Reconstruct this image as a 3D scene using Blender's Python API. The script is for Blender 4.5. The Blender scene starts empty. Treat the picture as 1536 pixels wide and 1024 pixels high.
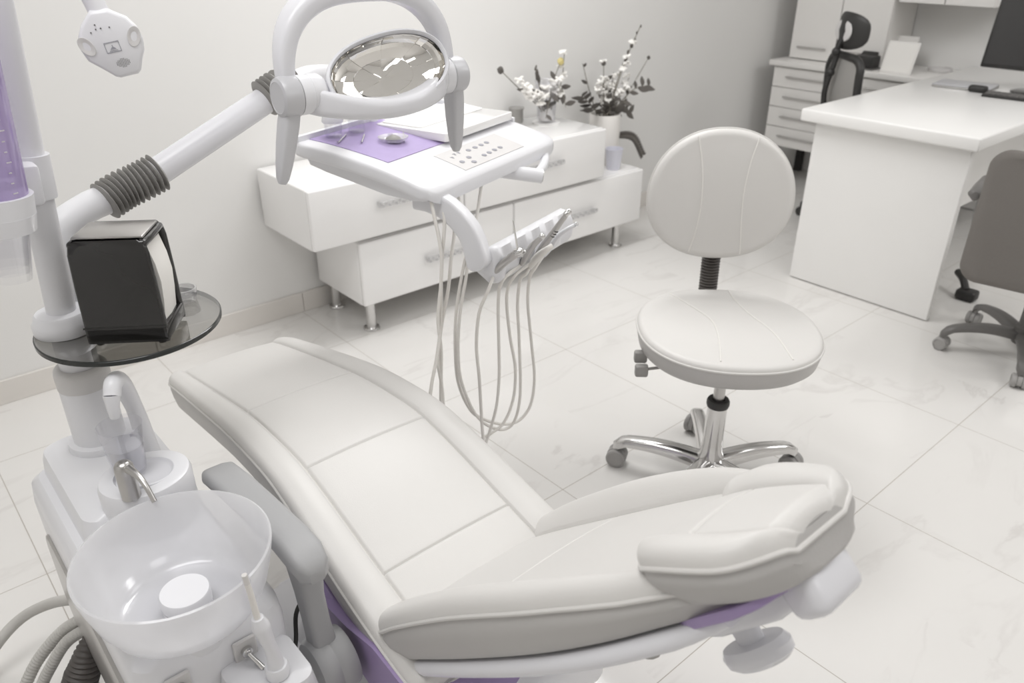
import bpy, bmesh, math, random
from mathutils import Vector, Matrix
random.seed(7)
V = Vector
R = math.radians
PI = math.pi
sc = bpy.context.scene
COL = sc.collection

# ------------------------------------------------------------------ materials
def lin(c):
    c = c / 255.0
    return c / 12.92 if c <= 0.04045 else ((c + 0.055) / 1.055) ** 2.4

def rgb(r, g=None, b=None):
    if g is None: g = b = r
    return (lin(r), lin(g), lin(b), 1)

def nt(name):
    m = bpy.data.materials.new(name)
    m.use_nodes = True
    t = m.node_tree
    p = t.nodes['Principled BSDF']
    return m, t, p

def N(t, kind, **kw):
    n = t.nodes.new(kind)
    for k, v in kw.items(): setattr(n, k, v)
    return n

def mat(name, c, rough=.4, metal=0, var=.03, scale=6, bump=0, bscale=300, coat=0, trans=0, ior=1.45, spec=.5, sss=0):
    """principled surface with a faint procedural tone variation and optional grain"""
    m, t, p = nt(name)
    p.inputs['Roughness'].default_value = rough
    p.inputs['Metallic'].default_value = metal
    p.inputs['Coat Weight'].default_value = coat
    p.inputs['Coat Roughness'].default_value = .06
    p.inputs['Transmission Weight'].default_value = trans
    p.inputs['IOR'].default_value = ior
    p.inputs['Specular IOR Level'].default_value = spec
    tc = N(t, 'ShaderNodeTexCoord')
    no = N(t, 'ShaderNodeTexNoise'); no.inputs['Scale'].default_value = scale; no.inputs['Detail'].default_value = 4
    t.links.new(tc.outputs['Object'], no.inputs['Vector'])
    mx = N(t, 'ShaderNodeMix', data_type='RGBA')
    c2 = tuple(max(0, v * (1 - var)) for v in c[:3]) + (1,)
    c1 = tuple(min(1, v * (1 + var)) for v in c[:3]) + (1,)
    mx.inputs['A'].default_value = c1; mx.inputs['B'].default_value = c2
    t.links.new(no.outputs['Fac'], mx.inputs['Factor'])
    t.links.new(mx.outputs['Result'], p.inputs['Base Color'])
    if bump:
        n2 = N(t, 'ShaderNodeTexNoise'); n2.inputs['Scale'].default_value = bscale; n2.inputs['Detail'].default_value = 3
        t.links.new(tc.outputs['Object'], n2.inputs['Vector'])
        b = N(t, 'ShaderNodeBump'); b.inputs['Strength'].default_value = bump; b.inputs['Distance'].default_value = .002
        t.links.new(n2.outputs['Fac'], b.inputs['Height'])
        t.links.new(b.outputs['Normal'], p.inputs['Normal'])
    return m

def clear(name, tint, gloss=.12, rough=.05, diff=0.0, dcol=(.8, .8, .82, 1)):
    """thin clear plastic / glass: tinted see-through body with a glossy skin, optionally milky"""
    m, t, p = nt(name)
    out = t.nodes['Material Output']
    t.nodes.remove(p)
    tr = N(t, 'ShaderNodeBsdfTransparent'); tr.inputs['Color'].default_value = tint
    gl = N(t, 'ShaderNodeBsdfGlossy'); gl.inputs['Roughness'].default_value = rough
    gl.inputs['Color'].default_value = (.95, .95, .96, 1)
    lw = N(t, 'ShaderNodeLayerWeight'); lw.inputs['Blend'].default_value = .25
    mp = N(t, 'ShaderNodeMapRange'); mp.inputs['To Min'].default_value = gloss * .35; mp.inputs['To Max'].default_value = min(1, gloss * 4)
    t.links.new(lw.outputs['Facing'], mp.inputs['Value'])
    base = tr
    if diff:
        df = N(t, 'ShaderNodeBsdfDiffuse'); df.inputs['Color'].default_value = dcol
        tl = N(t, 'ShaderNodeBsdfTranslucent'); tl.inputs['Color'].default_value = dcol
        m0 = N(t, 'ShaderNodeMixShader'); m0.inputs['Fac'].default_value = .45
        t.links.new(df.outputs[0], m0.inputs[1]); t.links.new(tl.outputs[0], m0.inputs[2])
        m1 = N(t, 'ShaderNodeMixShader'); m1.inputs['Fac'].default_value = diff
        t.links.new(tr.outputs[0], m1.inputs[1]); t.links.new(m0.outputs[0], m1.inputs[2])
        base = m1
    m2 = N(t, 'ShaderNodeMixShader')
    t.links.new(mp.outputs['Result'], m2.inputs['Fac'])
    t.links.new(base.outputs[0], m2.inputs[1]); t.links.new(gl.outputs[0], m2.inputs[2])
    t.links.new(m2.outputs[0], out.inputs['Surface'])
    return m

def floor_mat():
    m, t, p = nt('marble_tile')
    tc = N(t, 'ShaderNodeTexCoord')
    sx = N(t, 'ShaderNodeSeparateXYZ'); t.links.new(tc.outputs['Object'], sx.inputs[0])
    def joint(sock, off):
        a = N(t, 'ShaderNodeMath', operation='SUBTRACT'); t.links.new(sock, a.inputs[0]); a.inputs[1].default_value = off - .3
        b = N(t, 'ShaderNodeMath', operation='DIVIDE'); t.links.new(a.outputs[0], b.inputs[0]); b.inputs[1].default_value = .6
        f = N(t, 'ShaderNodeMath', operation='FRACT'); t.links.new(b.outputs[0], f.inputs[0])
        s = N(t, 'ShaderNodeMath', operation='SUBTRACT'); t.links.new(f.outputs[0], s.inputs[0]); s.inputs[1].default_value = .5
        ab = N(t, 'ShaderNodeMath', operation='ABSOLUTE'); t.links.new(s.outputs[0], ab.inputs[0])
        l = N(t, 'ShaderNodeMath', operation='LESS_THAN'); t.links.new(ab.outputs[0], l.inputs[0]); l.inputs[1].default_value = .0019
        fl = N(t, 'ShaderNodeMath', operation='FLOOR'); t.links.new(b.outputs[0], fl.inputs[0])
        return l, fl
    jx, ix = joint(sx.outputs['X'], .090)
    jy, iy = joint(sx.outputs['Y'], .663)
    j = N(t, 'ShaderNodeMath', operation='MAXIMUM'); t.links.new(jx.outputs[0], j.inputs[0]); t.links.new(jy.outputs[0], j.inputs[1])
    # veins: warped noise turned to thin ridges, offset per tile
    cb = N(t, 'ShaderNodeCombineXYZ'); t.links.new(ix.outputs[0], cb.inputs[0]); t.links.new(iy.outputs[0], cb.inputs[1])
    wn = N(t, 'ShaderNodeTexWhiteNoise', noise_dimensions='2D'); t.links.new(cb.outputs[0], wn.inputs['Vector'])
    ad = N(t, 'ShaderNodeVectorMath', operation='MULTIPLY_ADD'); t.links.new(wn.outputs['Color'], ad.inputs[0])
    ad.inputs[1].default_value = (5, 5, 5); t.links.new(tc.outputs['Object'], ad.inputs[2])
    mp = N(t, 'ShaderNodeMapping'); mp.inputs['Rotation'].default_value = (0, 0, R(72)); mp.inputs['Scale'].default_value = (1.0, 2.6, 1)
    t.links.new(ad.outputs[0], mp.inputs['Vector'])
    n1 = N(t, 'ShaderNodeTexNoise'); n1.inputs['Scale'].default_value = 1.1; n1.inputs['Detail'].default_value = 8; n1.inputs['Roughness'].default_value = .55
    n1.inputs['Distortion'].default_value = .9
    t.links.new(mp.outputs[0], n1.inputs['Vector'])
    s = N(t, 'ShaderNodeMath', operation='SUBTRACT'); t.links.new(n1.outputs['Fac'], s.inputs[0]); s.inputs[1].default_value = .5
    ab = N(t, 'ShaderNodeMath', operation='ABSOLUTE'); t.links.new(s.outputs[0], ab.inputs[0])
    cr = N(t, 'ShaderNodeValToRGB')
    e = cr.color_ramp.elements
    e[0].position = 0; e[0].color = rgb(212, 209, 206); e[1].position = .022; e[1].color = rgb(224, 222, 219)
    t.links.new(ab.outputs[0], cr.inputs['Fac'])
    n2 = N(t, 'ShaderNodeTexNoise'); n2.inputs['Scale'].default_value = 2.2; n2.inputs['Detail'].default_value = 5
    t.links.new(ad.outputs[0], n2.inputs['Vector'])
    c2 = N(t, 'ShaderNodeValToRGB')
    e = c2.color_ramp.elements
    e[0].position = .40; e[0].color = (0, 0, 0, 1); e[1].position = .66; e[1].color = (1, 1, 1, 1)
    t.links.new(n2.outputs['Fac'], c2.inputs['Fac'])
    mv = N(t, 'ShaderNodeMix', data_type='RGBA'); mv.inputs['A'].default_value = rgb(225, 223, 220)
    t.links.new(c2.outputs['Color'], mv.inputs['Factor']); t.links.new(cr.outputs['Color'], mv.inputs['B'])
    mj = N(t, 'ShaderNodeMix', data_type='RGBA'); mj.inputs['B'].default_value = rgb(172, 166, 158)
    t.links.new(j.outputs[0], mj.inputs['Factor']); t.links.new(mv.outputs['Result'], mj.inputs['A'])
    t.links.new(mj.outputs['Result'], p.inputs['Base Color'])
    rg = N(t, 'ShaderNodeMapRange'); rg.inputs['To Min'].default_value = .085; rg.inputs['To Max'].default_value = .5
    t.links.new(j.outputs[0], rg.inputs['Value']); t.links.new(rg.outputs['Result'], p.inputs['Roughness'])
    return m

M = {
 'far_wall': mat('far_wall_paint', rgb(224, 222, 220), .8, var=.012, scale=1.4),
 'wall': mat('wall_paint', rgb(226, 225, 223), .75, var=.012, scale=1.4, bump=.05, bscale=180),
 'ceiling': mat('ceiling_paint', rgb(238, 238, 238), .8),
 'floor': floor_mat(),
 'skirting': mat('skirting_marble', rgb(219, 215, 210), .3, var=.05, scale=7),
 'leather': mat('pale_leather', rgb(212, 210, 207), .42, var=.015, scale=5, bump=.10, bscale=420),
 'leather_shade': mat('pale_leather_shade', rgb(186, 184, 182), .45, var=.02, scale=9, bump=.12, bscale=420),  # same leather darkened, the shade of the sides put into the colour
 'seam': mat('seam_thread', rgb(226, 224, 220), .5),
 'white': mat('white_plastic', rgb(225, 225, 228), .28, var=.012, scale=4),
 'gloss_white': mat('gloss_lacquer', rgb(241, 240, 239), .12, var=.01, scale=3, coat=.3),
 'lilac_white': mat('cool_white_plastic', rgb(223, 223, 227), .25, var=.012, scale=4),
 'laminate': mat('white_laminate', rgb(228, 226, 223), .3, var=.015, scale=3),
 'desk': mat('desk_laminate', rgb(234, 233, 231), .25, var=.012, scale=3),
 'purple': mat('purple_plastic', rgb(160, 142, 182), .3, var=.03),
 'purple_mat': mat('purple_mat', rgb(170, 154, 196), .5, var=.08, scale=40),
 'chrome': mat('chrome', rgb(212, 211, 210), .13, metal=1, var=.02),
 'steel': mat('brushed_steel', rgb(188, 186, 184), .28, metal=1, var=.05, scale=30),
 'mirror': mat('reflector_mirror', rgb(236, 234, 230), .015, metal=1, var=.0),
 'silver': mat('silver_paint', rgb(196, 196, 199), .35, metal=.15),
 'arm_grey': mat('grey_armrest', rgb(164, 164, 165), .5, var=.02, bump=.05),
 'rubber': mat('grey_rubber', rgb(152, 150, 147), .55, var=.04),
 'dark_rubber': mat('dark_rubber', rgb(62, 61, 60), .5),
 'caster': mat('caster_grey', rgb(158, 156, 154), .45),
 'caster_rim': mat('caster_rim_grey', rgb(176, 174, 171), .45),
 'black': mat('black_gloss_plastic', rgb(37, 36, 35), .14, var=.03, coat=.4),
 'black_matt': mat('black_matt_plastic', rgb(48, 47, 46), .45),
 'paper': mat('paper', rgb(236, 234, 230), .8, var=.02, scale=20),
 'fabric_grey': mat('grey_fabric', rgb(112, 108, 104), .85, var=.06, scale=200, bump=.2, bscale=900),
 'grey_plastic': mat('grey_chair_plastic', rgb(108, 106, 104), .4),
 'screen': mat('screen_black', rgb(52, 51, 51), .25),
 'hose': mat('hose_grey', rgb(230, 227, 222), .45, var=.03),
 'hose_dark': mat('suction_hose', rgb(192, 190, 186), .5, var=.06, scale=60),
 'dark_hose': mat('dark_corrugated', rgb(84, 80, 77), .5),
 'panel_grey': mat('panel_grey', rgb(206, 204, 203), .4),
 'ink': mat('ink_grey', rgb(150, 150, 158), .5),
 'ink_dark': mat('ink_dark', rgb(92, 90, 90), .5),
 'lilac_cup': mat('lilac_cup', rgb(229, 229, 239), .3, trans=.15),
 'vase': mat('white_ceramic', rgb(232, 229, 225), .3),
 'leaf': mat('dry_leaf', rgb(92, 88, 84), .7, var=.25, scale=30),
 'stem': mat('dry_stem', rgb(122, 117, 108), .7, var=.2, scale=30),
 'petal': mat('white_petal', rgb(240, 238, 234), .7, var=.05, scale=30),
 'yellow': mat('yellow_bud', rgb(214, 200, 140), .7),
 'clear': clear('clear_plastic', (.95, .95, .96, 1), .09),
 'clear_thick': clear('clear_acrylic', (.9, .9, .9, 1), .22, diff=.12),
 'smoke': clear('smoked_glass', (.60, .595, .575, 1), .16, rough=.01),
 'smoke_edge': mat('smoked_glass_edge', rgb(42, 44, 43), .1),
 'purple_clear': clear('purple_clear_plastic', (.74, .68, .84, 1), .10, diff=.5, dcol=(.52, .43, .66, 1)),
 'bowl': clear('frosted_bowl', (.97, .97, .98, 1), .09, rough=.12, diff=.56, dcol=(.95, .95, .965, 1)),
 'frost': clear('frosted_lid', (.9, .9, .92, 1), .1, rough=.1, diff=.6, dcol=(.84, .84, .87, 1)),
}

# ------------------------------------------------------------------ mesh building
def smooth_path(pts, n=8):
    pts = [V(p) for p in pts]
    if len(pts) < 3: return pts
    out = []
    P = [pts[0] * 2 - pts[1]] + pts + [pts[-1] * 2 - pts[-2]]
    for i in range(1, len(P) - 2):
        p0, p1, p2, p3 = P[i - 1], P[i], P[i + 1], P[i + 2]
        for k in range(n):
            t = k / n
            out.append(.5 * ((2 * p1) + (p2 - p0) * t + (2 * p0 - 5 * p1 + 4 * p2 - p3) * t * t + (3 * p1 - p0 - 3 * p2 + p3) * t ** 3))
    out.append(pts[-1])
    return out

class MB:
    def __init__(s): s.bm = bmesh.new()
    def ring(s, pts): return [s.bm.verts.new(p) for p in pts]
    def bridge(s, a, b, closed=True):
        n = len(a)
        for i in range(n if closed else n - 1):
            j = (i + 1) % n
            try: s.bm.faces.new((a[i], a[j], b[j], b[i]))
            except ValueError: pass
    def cap(s, r, flip=False):
        try: s.bm.faces.new(list(reversed(r)) if flip else r)
        except ValueError: pass
    def loft(s, rings, cap0=True, cap1=True):
        rs = [s.ring(r) for r in rings]
        for a, b in zip(rs, rs[1:]): s.bridge(a, b)
        if cap0: s.cap(rs[0], True)
        if cap1: s.cap(rs[-1])
        return s
    def box(s, lo, hi, bev=0, seg=3, T=None):
        lo, hi = V(lo), V(hi)
        T = T or Matrix.Identity(4)
        vs = [s.bm.verts.new(T @ V((x, y, z))) for z in (lo.z, hi.z) for y in (lo.y, hi.y) for x in (lo.x, hi.x)]
        fs = [s.bm.faces.new([vs[i] for i in f]) for f in ((0, 2, 3, 1), (4, 5, 7, 6), (0, 1, 5, 4), (2, 6, 7, 3), (0, 4, 6, 2), (1, 3, 7, 5))]
        if bev:
            es = list({e for f in fs for e in f.edges})
            bmesh.ops.bevel(s.bm, geom=es, offset=bev, segments=seg, profile=.5, affect='EDGES')
        return s
    def tube(s, pts, r, n=12, smooth=0, caps=True, squash=None):
        pts = smooth_path(pts, smooth) if smooth else [V(p) for p in pts]
        m = len(pts)
        if not callable(r):
            rr = r if isinstance(r, (list, tuple)) else [r, r]
            k = len(rr) - 1
            def r(t, rr=rr, k=k):
                x = t * k; i = min(int(x), k - 1); return rr[i] + (rr[i + 1] - rr[i]) * (x - i)
        tang = []
        for i in range(m):
            a = pts[max(0, i - 1)]; b = pts[min(m - 1, i + 1)]
            d = (b - a); tang.append(d.normalized() if d.length > 1e-9 else V((0, 0, 1)))
        t0 = tang[0]
        u = t0.orthogonal().normalized()
        L = [0]
        for i in range(1, m): L.append(L[-1] + (pts[i] - pts[i - 1]).length)
        rings = []
        for i in range(m):
            u = (u - tang[i] * u.dot(tang[i])).normalized()
            w = tang[i].cross(u)
            rad = r(L[i] / L[-1])
            rings.append([pts[i] + (u * math.cos(2 * PI * k / n) + w * math.sin(2 * PI * k / n)) * rad for k in range(n)])
        s.loft(rings, caps, caps)
        return s
    def lathe(s, prof, T=None, n=32, cap0=True, cap1=True, sx=1, sy=1):
        """prof: (r, z) list; T: matrix or location"""
        if T is None: T = Matrix.Identity(4)
        elif not isinstance(T, Matrix): T = Matrix.Translation(V(T))
        rings = [[T @ V((r * sx * math.cos(2 * PI * k / n), r * sy * math.sin(2 * PI * k / n), z)) for k in range(n)] for r, z in prof]
        s.loft(rings, cap0, cap1)
        return s
    def prism(s, outline, z0, z1, T=None, bev=0, seg=3):
        T = T or Matrix.Identity(4)
        a = [s.bm.verts.new(T @ V((x, y, z0))) for x, y in outline]
        b = [s.bm.verts.new(T @ V((x, y, z1))) for x, y in outline]
        n = len(a)
        f0 = s.bm.faces.new(list(reversed(a))); f1 = s.bm.faces.new(b)
        for i in range(n): s.bm.faces.new((a[i], a[(i + 1) % n], b[(i + 1) % n], b[i]))
        if bev:
            es = list(set(f0.edges) | set(f1.edges))
            bmesh.ops.bevel(s.bm, geom=es, offset=bev, segments=seg, profile=.5, affect='EDGES')
        return s
    def ball(s, c, r, sx=1, sy=1, sz=1, u=16, v=10, T=None):
        T = T or Matrix.Identity(4)
        c = V(c)
        rings = []
        for j in range(v + 1):
            f = -PI / 2 + PI * j / v
            rings.append([T @ (c + V((r * sx * max(math.cos(f), 1e-3) * math.cos(2 * PI * k / u), r * sy * max(math.cos(f), 1e-3) * math.sin(2 * PI * k / u), r * sz * math.sin(f)))) for k in range(u)])
        s.loft(rings)
        return s

WM = {}
def link(o): COL.objects.link(o); return o

def tag(o, label=None, cat=None, group=None, kind=None):
    if label: o['label'] = label
    if cat: o['category'] = cat
    if group: o['group'] = group
    if kind: o['kind'] = kind
    return o

def thing(name, label, cat, loc, rz=0, group=None):
    o = bpy.data.objects.new(name, None)
    o.empty_display_size = .05
    o.location = loc; o.rotation_euler = (0, 0, rz)
    link(o)
    WM[o.name] = Matrix.Translation(V(loc)) @ Matrix.Rotation(rz, 4, 'Z')
    return tag(o, label, cat, group)

def shade_band(mb, pick):
    """side band of an upholstered pad gets the second material, with shade put into its colour"""
    mb.bm.faces.ensure_lookup_table()
    for i, f in enumerate(mb.bm.faces): f.material_index = 1 if pick(i, f) else 0
    return mb

def obj(name, mb, m, parent=None, angle=40, label=None, flat=False, m2=None):
    """links the shape in mb (given in world coordinates) as ONE mesh object"""
    bm = mb.bm
    bmesh.ops.recalc_face_normals(bm, faces=bm.faces)
    if parent is not None:
        W = WM[parent.name]
        bm.transform(W.inverted())
    else:
        xs = [v.co for v in bm.verts]
        lo = V((min(v.x for v in xs), min(v.y for v in xs), min(v.z for v in xs)))
        hi = V((max(v.x for v in xs), max(v.y for v in xs), max(v.z for v in xs)))
        W = Matrix.Translation(V(((lo.x + hi.x) / 2, (lo.y + hi.y) / 2, lo.z)))
        bm.transform(W.inverted())
    me = bpy.data.meshes.new(name)
    bm.to_mesh(me); bm.free()
    me.materials.append(M[m] if isinstance(m, str) else m)
    if m2: me.materials.append(M[m2])
    if not flat:
        me.shade_smooth()
        me.set_sharp_from_angle(angle=R(angle))
    o = bpy.data.objects.new(name, me)
    link(o)
    if parent is not None: o.parent = parent
    else: o.matrix_world = W
    WM[o.name] = W
    if label: o['label'] = label
    return o

def struct(name, mb, m, flat=True):
    return tag(obj(name, mb, m, flat=flat), kind='structure')

def frame(o, x, z):
    """matrix with local X along x, local Z along z, origin o"""
    z = V(z).normalized(); x = V(x); x = (x - z * x.dot(z)).normalized(); y = z.cross(x)
    return Matrix(((x.x, y.x, z.x, o[0]), (x.y, y.y, z.y, o[1]), (x.z, y.z, z.z, o[2]), (0, 0, 0, 1)))

def rrect(x0, y0, x1, y1, r, n=5):
    out = []
    for cx, cy, a0 in ((x1 - r, y1 - r, 0), (x0 + r, y1 - r, 90), (x0 + r, y0 + r, 180), (x1 - r, y0 + r, 270)):
        for k in range(n + 1):
            a = R(a0 + 90 * k / n); out.append((cx + r * math.cos(a), cy + r * math.sin(a)))
    return out

def corr(mb, pts, r0, r1, pitch, n=18, smooth=10, duty=.5):
    """corrugated hose or bellows along a path"""
    path = smooth_path(pts, smooth) if smooth else [V(p) for p in pts]
    L = [0]
    for i in range(1, len(path)): L.append(L[-1] + (path[i] - path[i - 1]).length)
    cnt = max(2, int(L[-1] / pitch))
    res = []
    K = 6
    for q in range(cnt * K + 1):
        d = L[-1] * q / (cnt * K)
        i = 1
        while i < len(L) - 1 and L[i] < d: i += 1
        f = (d - L[i - 1]) / max(1e-9, L[i] - L[i - 1])
        res.append(path[i - 1].lerp(path[i], min(1, max(0, f))))
    def rad(t): return r0 + (r1 - r0) * (.5 - .5 * math.cos(2 * PI * cnt * t)) ** duty
    mb.tube(res, rad, n)
    return mb

def dup(root, loc, rz, label=None, group=None):
    r = root.copy(); COL.objects.link(r); r.location = loc; r.rotation_euler = (0, 0, rz)
    WM[r.name] = Matrix.Translation(V(loc)) @ Matrix.Rotation(rz, 4, 'Z')
    if label: r['label'] = label
    if group: r['group'] = group
    for ch in list(root.children):
        c = ch.copy(); COL.objects.link(c); c.parent = r
        for g in ch.children:
            d = g.copy(); COL.objects.link(d); d.parent = c
    return r

# ------------------------------------------------------------------ the room
YW, XW = 2.83, 4.86
struct('floor', MB().box((-1.7, -2.6, -.05), (XW, YW, 0)), 'floor').location = (0, 0, 0)
fl = bpy.data.objects['floor']
for v in fl.data.vertices: v.co.x += (-1.7 + XW) / 2; v.co.y += (-2.6 + YW) / 2; v.co.z -= .05
struct('wall_back', MB().box((-1.8, YW, -.05), (XW + .1, YW + .1, 2.75)), 'wall')
struct('wall_right', MB().box((XW, -2.6, -.05), (XW + .1, YW, 2.75)), 'wall')
struct('wall_left', MB().box((-1.8, -2.6, -.05), (-1.7, YW, 2.75)), 'wall')
struct('wall_front', MB().box((-1.8, -2.7, -.05), (XW + .1, -2.6, 2.75)), 'far_wall')
struct('ceiling', MB().box((-1.8, -2.7, 2.7), (XW + .1, YW + .1, 2.8)), 'ceiling')
b = MB()
x = -1.7
while x < XW - .02:                       # skirting laid in tile lengths
    x1 = min(x + .598, XW - .001)
    b.box((x, YW - .012, 0), (x1, YW - .0005, .085), .0015, 1); x += .6
struct('baseboard_back', b, 'skirting')
b = MB(); y = -2.59
while y < 1.0:
    b.box((XW - .012, y, 0), (XW - .0005, y + .598, .085), .0015, 1); y += .6
struct('baseboard_right', b, 'skirting')

# ------------------------------------------------------------------ sideboard with four drawers
sb = thing('sideboard', 'glossy white two-tier sideboard on chrome legs against the back wall', 'cabinet', (2.1, 2.63, 0))
obj('lower_case', MB().box((1.372, 2.462, .128), (2.968, 2.80, .386), .006), 'gloss_white', sb)
obj('upper_case', MB().box((1.18, 2.44, .4055), (2.665, 2.815, .628), .006), 'gloss_white', sb)
obj('plinth_strip', MB().box((1.40, 2.48, .386), (2.64, 2.79, .4055)), 'gloss_white', sb)
def clear_handle(x0, x1, y, z, par):
    h = MB().box((x0, y - .03, z - .011), (x1, y - .014, z + .011), .004, 2)
    nn = 14
    for i in range(nn):
        xx = x0 + .01 + (x1 - x0 - .02) * i / (nn - 1)
        h.ball((xx, y - .031, z + (.004 if i % 2 else -.004)), .0065, u=6, v=4)
    for xx in (x0 + .012, x1 - .012): h.box((xx - .006, y - .016, z - .006), (xx + .006, y + .001, z + .006))
    obj('handle', h, 'clear_thick', par, angle=20)
for x0, x1, z0, z1, yf, hx in ((1.18, 1.851, .407, .6265, 2.42, (1.445, 1.66)), (1.856, 2.665, .407, .6265, 2.42, (2.16, 2.38)),
                          (1.372, 2.130, .130, .385, 2.44, (1.655, 1.87)), (2.135, 2.968, .130, .385, 2.44, (2.375, 2.625))):
    d = obj('drawer', MB().box((x0, yf, z0), (x1, yf + .021, z1), .007, 3), 'gloss_white', sb)
    clear_handle(hx[0], hx[1], yf, (z0 + z1) / 2 + (.015 if z0 > .3 else 0), d)
for x, y in ((1.428, 2.50), (1.428, 2.775), (2.862, 2.50), (2.862, 2.775)):
    obj('leg', MB().lathe([(.020, .129), (.020, .012), (.031, .010), (.033, .006), (.033, 0)], (x, y, 0), 24), 'chrome', sb)

# ------------------------------------------------------------------ flowers and vases
def spray(rootp, tip, bend, name, label, cat, group, leaves=0, blossoms=0, bud=None, spike=False, lsize=.05, r=.0028, bsize=.016, lmat='leaf'):
    rootp, tip = V(rootp), V(tip)
    t = thing(name, label, cat, rootp, 0, group)
    mid = (rootp + tip) / 2 + V(bend)
    path = smooth_path([rootp, mid, tip], 8)
    obj('stem', MB().tube(path, [r, r * .6], 6), 'stem', t)
    if leaves:
        for i in range(leaves):
            f = .30 + .66 * i / max(1, leaves - 1)
            p = path[min(len(path) - 1, int(f * (len(path) - 1)))]
            sgn = 1 if i % 2 else -1
            d = (tip - rootp).normalized()
            side = d.cross(V((.75, .66, 0))).normalized() * sgn
            dirn = (d * .7 + side * .8 + V((0, 0, random.uniform(-.2, .2)))).normalized()
            L = lsize * random.uniform(.75, 1.2)
            nrm = dirn.cross(side).normalized() if abs(dirn.dot(side)) < .99 else V((0, -1, 0))
            wv = dirn.cross(nrm).normalized()
            m_ = MB()
            rows = []
            for k in range(7):
                s_ = k / 6
                w = L * .24 * math.sin(PI * min(1, s_ * .92 + .06)) + .0006
                c = p + dirn * L * s_ + nrm * (-.25 * L * s_ * s_)
                rows.append([c - wv * w, c + nrm * .0015, c + wv * w, c - nrm * .0015])
            m_.loft(rows)
            obj('leaf', m_, lmat, t)
    for i in range(blossoms):
        f = .62 + .38 * (i + 1) / blossoms
        p = path[min(len(path) - 1, int(f * (len(path) - 1)))] + V((random.uniform(-.02, .02), random.uniform(-.015, .015), random.uniform(-.012, .012)))
        m_ = MB()
        n5 = 6
        for k in range(n5):
            a = 2 * PI * k / n5
            T = Matrix.Translation(p) @ Matrix.Rotation(R(random.uniform(-40, 40)), 4, 'X') @ Matrix.Rotation(R(random.uniform(-40, 40)), 4, 'Y')
            m_.ball((bsize * .75 * math.cos(a), bsize * .75 * math.sin(a), 0), bsize * .6, sz=.55, u=7, v=5, T=T)
        m_.ball(p, bsize * .4, u=7, v=5)
        obj('blossom', m_, 'petal', t)
    if bud:
        m_ = MB().ball(tip, bud[0], sz=1.25, u=10, v=8)
        for k in range(12):
            a = k * 2.4
            q = tip + V((math.cos(a), math.sin(a), .5 * math.sin(k))).normalized() * bud[0] * .8
            m_.ball(q, bud[0] * .4, u=6, v=4)
        obj('bud', m_, bud[1], t)
    if spike:
        m_ = MB()
        for k in range(9):
            f = .66 + .34 * k / 8
            p = path[min(len(path) - 1, int(f * (len(path) - 1)))]
            m_.ball(p + V((.004 * (-1) ** k, 0, 0)), .0065 * (1.2 - .6 * k / 8), sz=1.9, u=6, v=5)
        obj('flower_spike', m_, 'leaf', t)
    return t

gv = V((2.535, 2.68, .628))
v_ = thing('glass_vase', 'clear glass vase of white flowers on the sideboard top', 'vase', gv)
obj('body', MB().lathe([(.002, .004), (.040, .004), (.043, .03), (.047, .10), (.055, .185), (.058, .19), (.058, .187), (.052, .18), (.044, .10), (.040, .03), (.036, .012), (.002, .011)], gv, 28), 'clear', v_)
obj('foot', MB().lathe([(.002, 0), (.062, 0), (.064, .004), (.044, .0045), (.002, .0045)], gv, 28), 'gloss_white', v_)
obj('pebbles', MB().lathe([(.002, .0121), (.032, .0125), (.036, .022), (.026, .05), (.004, .085)], gv, 12), 'petal', v_)
gtop = gv + V((0, 0, .03))
LG = 'white flower sprays in the glass vase'
P_ = lambda x, z, y=2.66: (x, y, z)
spray(gtop + V((-.01, 0, .02)), P_(2.245, .890), (-.03, 0, .02), 'thistle_stem', 'thin stem with a brown thistle head leaning left from the glass vase', 'flower', LG, leaves=1, bud=(.013, 'leaf'), lsize=.05)
spray(gtop, P_(2.445, .885), (-.01, 0, .03), 'twig', 'short dark upright twig in the middle of the glass vase', 'flower', LG, spike=True, r=.004)
spray(gtop + V((.01, 0, 0)), P_(2.598, .893), (-.01, 0, .02), 'yellow_bud_stem', 'stem with a pale yellow bud in the glass vase', 'flower', LG, bud=(.014, 'yellow'))
spray(gtop + V((.012, 0, 0)), P_(2.62, .93), (.03, 0, 0), 'blossom_branch', 'tall white blossom branch reaching right from the glass vase', 'flower', LG, blossoms=3, leaves=1)
for i, (x, z) in enumerate(((2.36, .83), (2.39, .80), (2.50, .80), (2.56, .83), (2.585, .79), (2.47, .77))):
    spray(gtop + V((random.uniform(-.015, .015), random.uniform(-.01, .01), 0)), P_(x, z, 2.65), (0, 0, .01), 'white_flower_stem', 'white blossom stem bunched low in the clear glass vase', 'flower', LG, blossoms=4, leaves=2 if i % 2 else 0, lsize=.045, bsize=.019)
for x, z in ((2.60, .70), (2.475, .665)):
    spray(gtop + V((.01, 0, .11)), P_(x, z, 2.62), (.02, 0, .05), 'drooping_leaf_sprig', 'dark leaf sprig drooping over the rim of the glass vase', 'leaf', LG, leaves=4, lsize=.045)

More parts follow.
